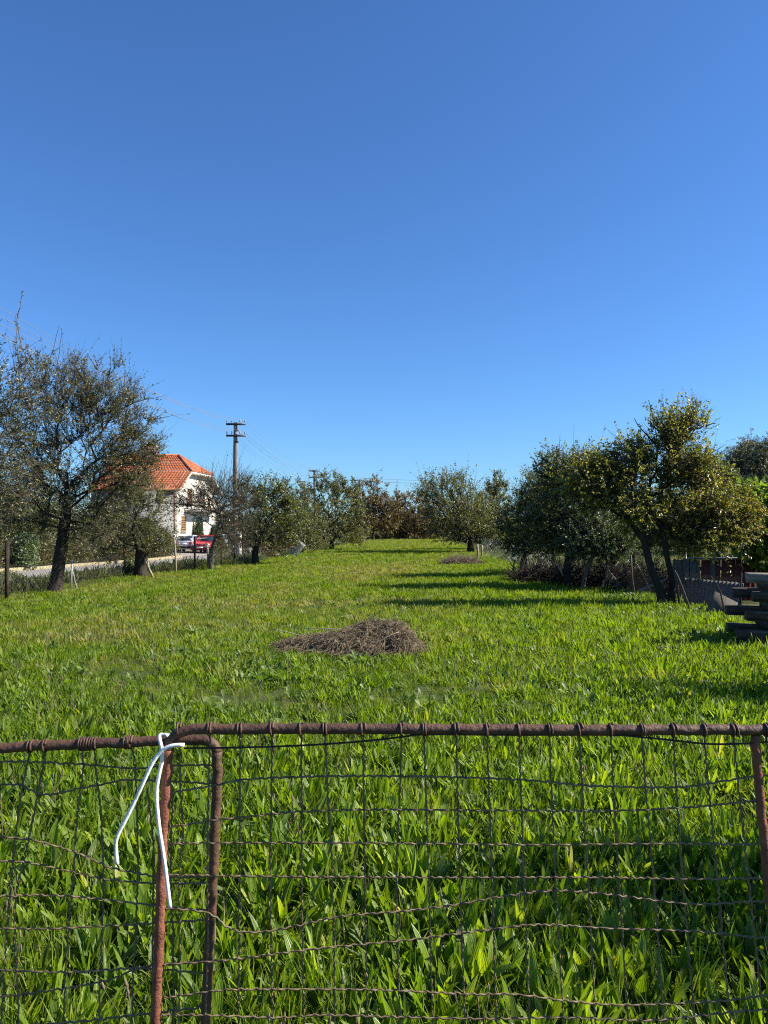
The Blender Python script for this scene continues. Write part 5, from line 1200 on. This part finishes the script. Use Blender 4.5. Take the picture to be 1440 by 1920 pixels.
hl = [[(-260, 1440), (-100, 1432), (0, 1428), (70, 1429), (155, 1433), (210, 1438), (260, 1441), (310, 1436), (400, 1434)],
      [(-260, 1480), (-80, 1474), (0, 1471), (38, 1472), (60, 1483), (85, 1490), (120, 1485), (150, 1478), (190, 1471), (235, 1462), (280, 1464), (340, 1466), (400, 1470)],
      [(-260, 1560), (-80, 1566), (0, 1569), (60, 1575), (110, 1588), (160, 1605), (205, 1626), (250, 1636), (310, 1645), (400, 1643)],
      [(-260, 1600), (-80, 1610), (0, 1614), (50, 1617), (110, 1629), (160, 1640), (210, 1650), (300, 1657), (395, 1655)],
      [(-260, 1672), (0, 1680), (60, 1678), (140, 1681), (220, 1690), (290, 1698), (340, 1704), (395, 1707)],
      [(-260, 1745), (0, 1741), (100, 1741), (180, 1737), (260, 1733), (340, 1728), (395, 1724)],
      [(-260, 1815), (0, 1819), (110, 1823), (200, 1819), (290, 1811), (390, 1800)],
      [(-260, 1880), (0, 1868), (100, 1856), (170, 1845), (220, 1832), (270, 1816), (390, 1826)],
      [(-260, 1930), (0, 1925), (150, 1915), (280, 1900), (385, 1888)]]
for yb_ in (1985, 2050, 2115, 2180, 2245, 2310, 2370): hl.append([(-260, yb_), (0, yb_ + 5), (200, yb_ - 4), (380, yb_)])
gl_ = panel('rusty bent wire mesh gate leaf with a sloping top pipe, left of the white tie', rails, .0098, GL, None, vl, hl, lambda x: (x, np.interp(x, [-260, 0, 150, 300], [1414, 1402, 1395, 1389])), None, (-.6, GL, float(gz(-.6, GL))))
# extra tangled coils on the left rail
for px in (160, 240, 166):
    wp = wrap(px, np.interp(px, [0, 150, 300], [1402, 1395, 1389]), GL, .0098, .0024, 2.4, .005); MB().tube(wp - np.array(gl_.location), .0024, 5).build('wire_wrap', M['rust'], gl_, True)
# white plastic coated wire tying both leaves
wt = empty('wire_tie', tuple(W(310, 1400, GD - .02)), 'bent white plastic-coated wire tying the two rusty gate leaves together', 'wire'); o3 = np.array(wt.location)
def strand(pp, r=.0037):
    P = spline(np.array([W(a, b, GD + c) for a, b, c in pp]), .006) - o3; MB().tube(P, r, 10).build('strand', M['pvc'], wt, True)
strand([(220, 1620, -.03), (217, 1590, -.03), (220, 1568, -.03), (238, 1532, -.028), (262, 1482, -.026), (282, 1438, -.024), (296, 1416, -.022), (312, 1402, -.021), (330, 1397, -.02), (346, 1397, -.018)])
strand([(319, 1701, -.020), (314, 1660, -.020), (307, 1605, -.019), (299, 1555, -.018), (294, 1505, -.016), (294, 1478, -.015), (299, 1448, -.015), (304, 1425, -.015), (303, 1402, -.015), (299, 1386, -.012), (301, 1378, 0.0), (312, 1379, .018), (330, 1381, .032), (345, 1388, .05)])
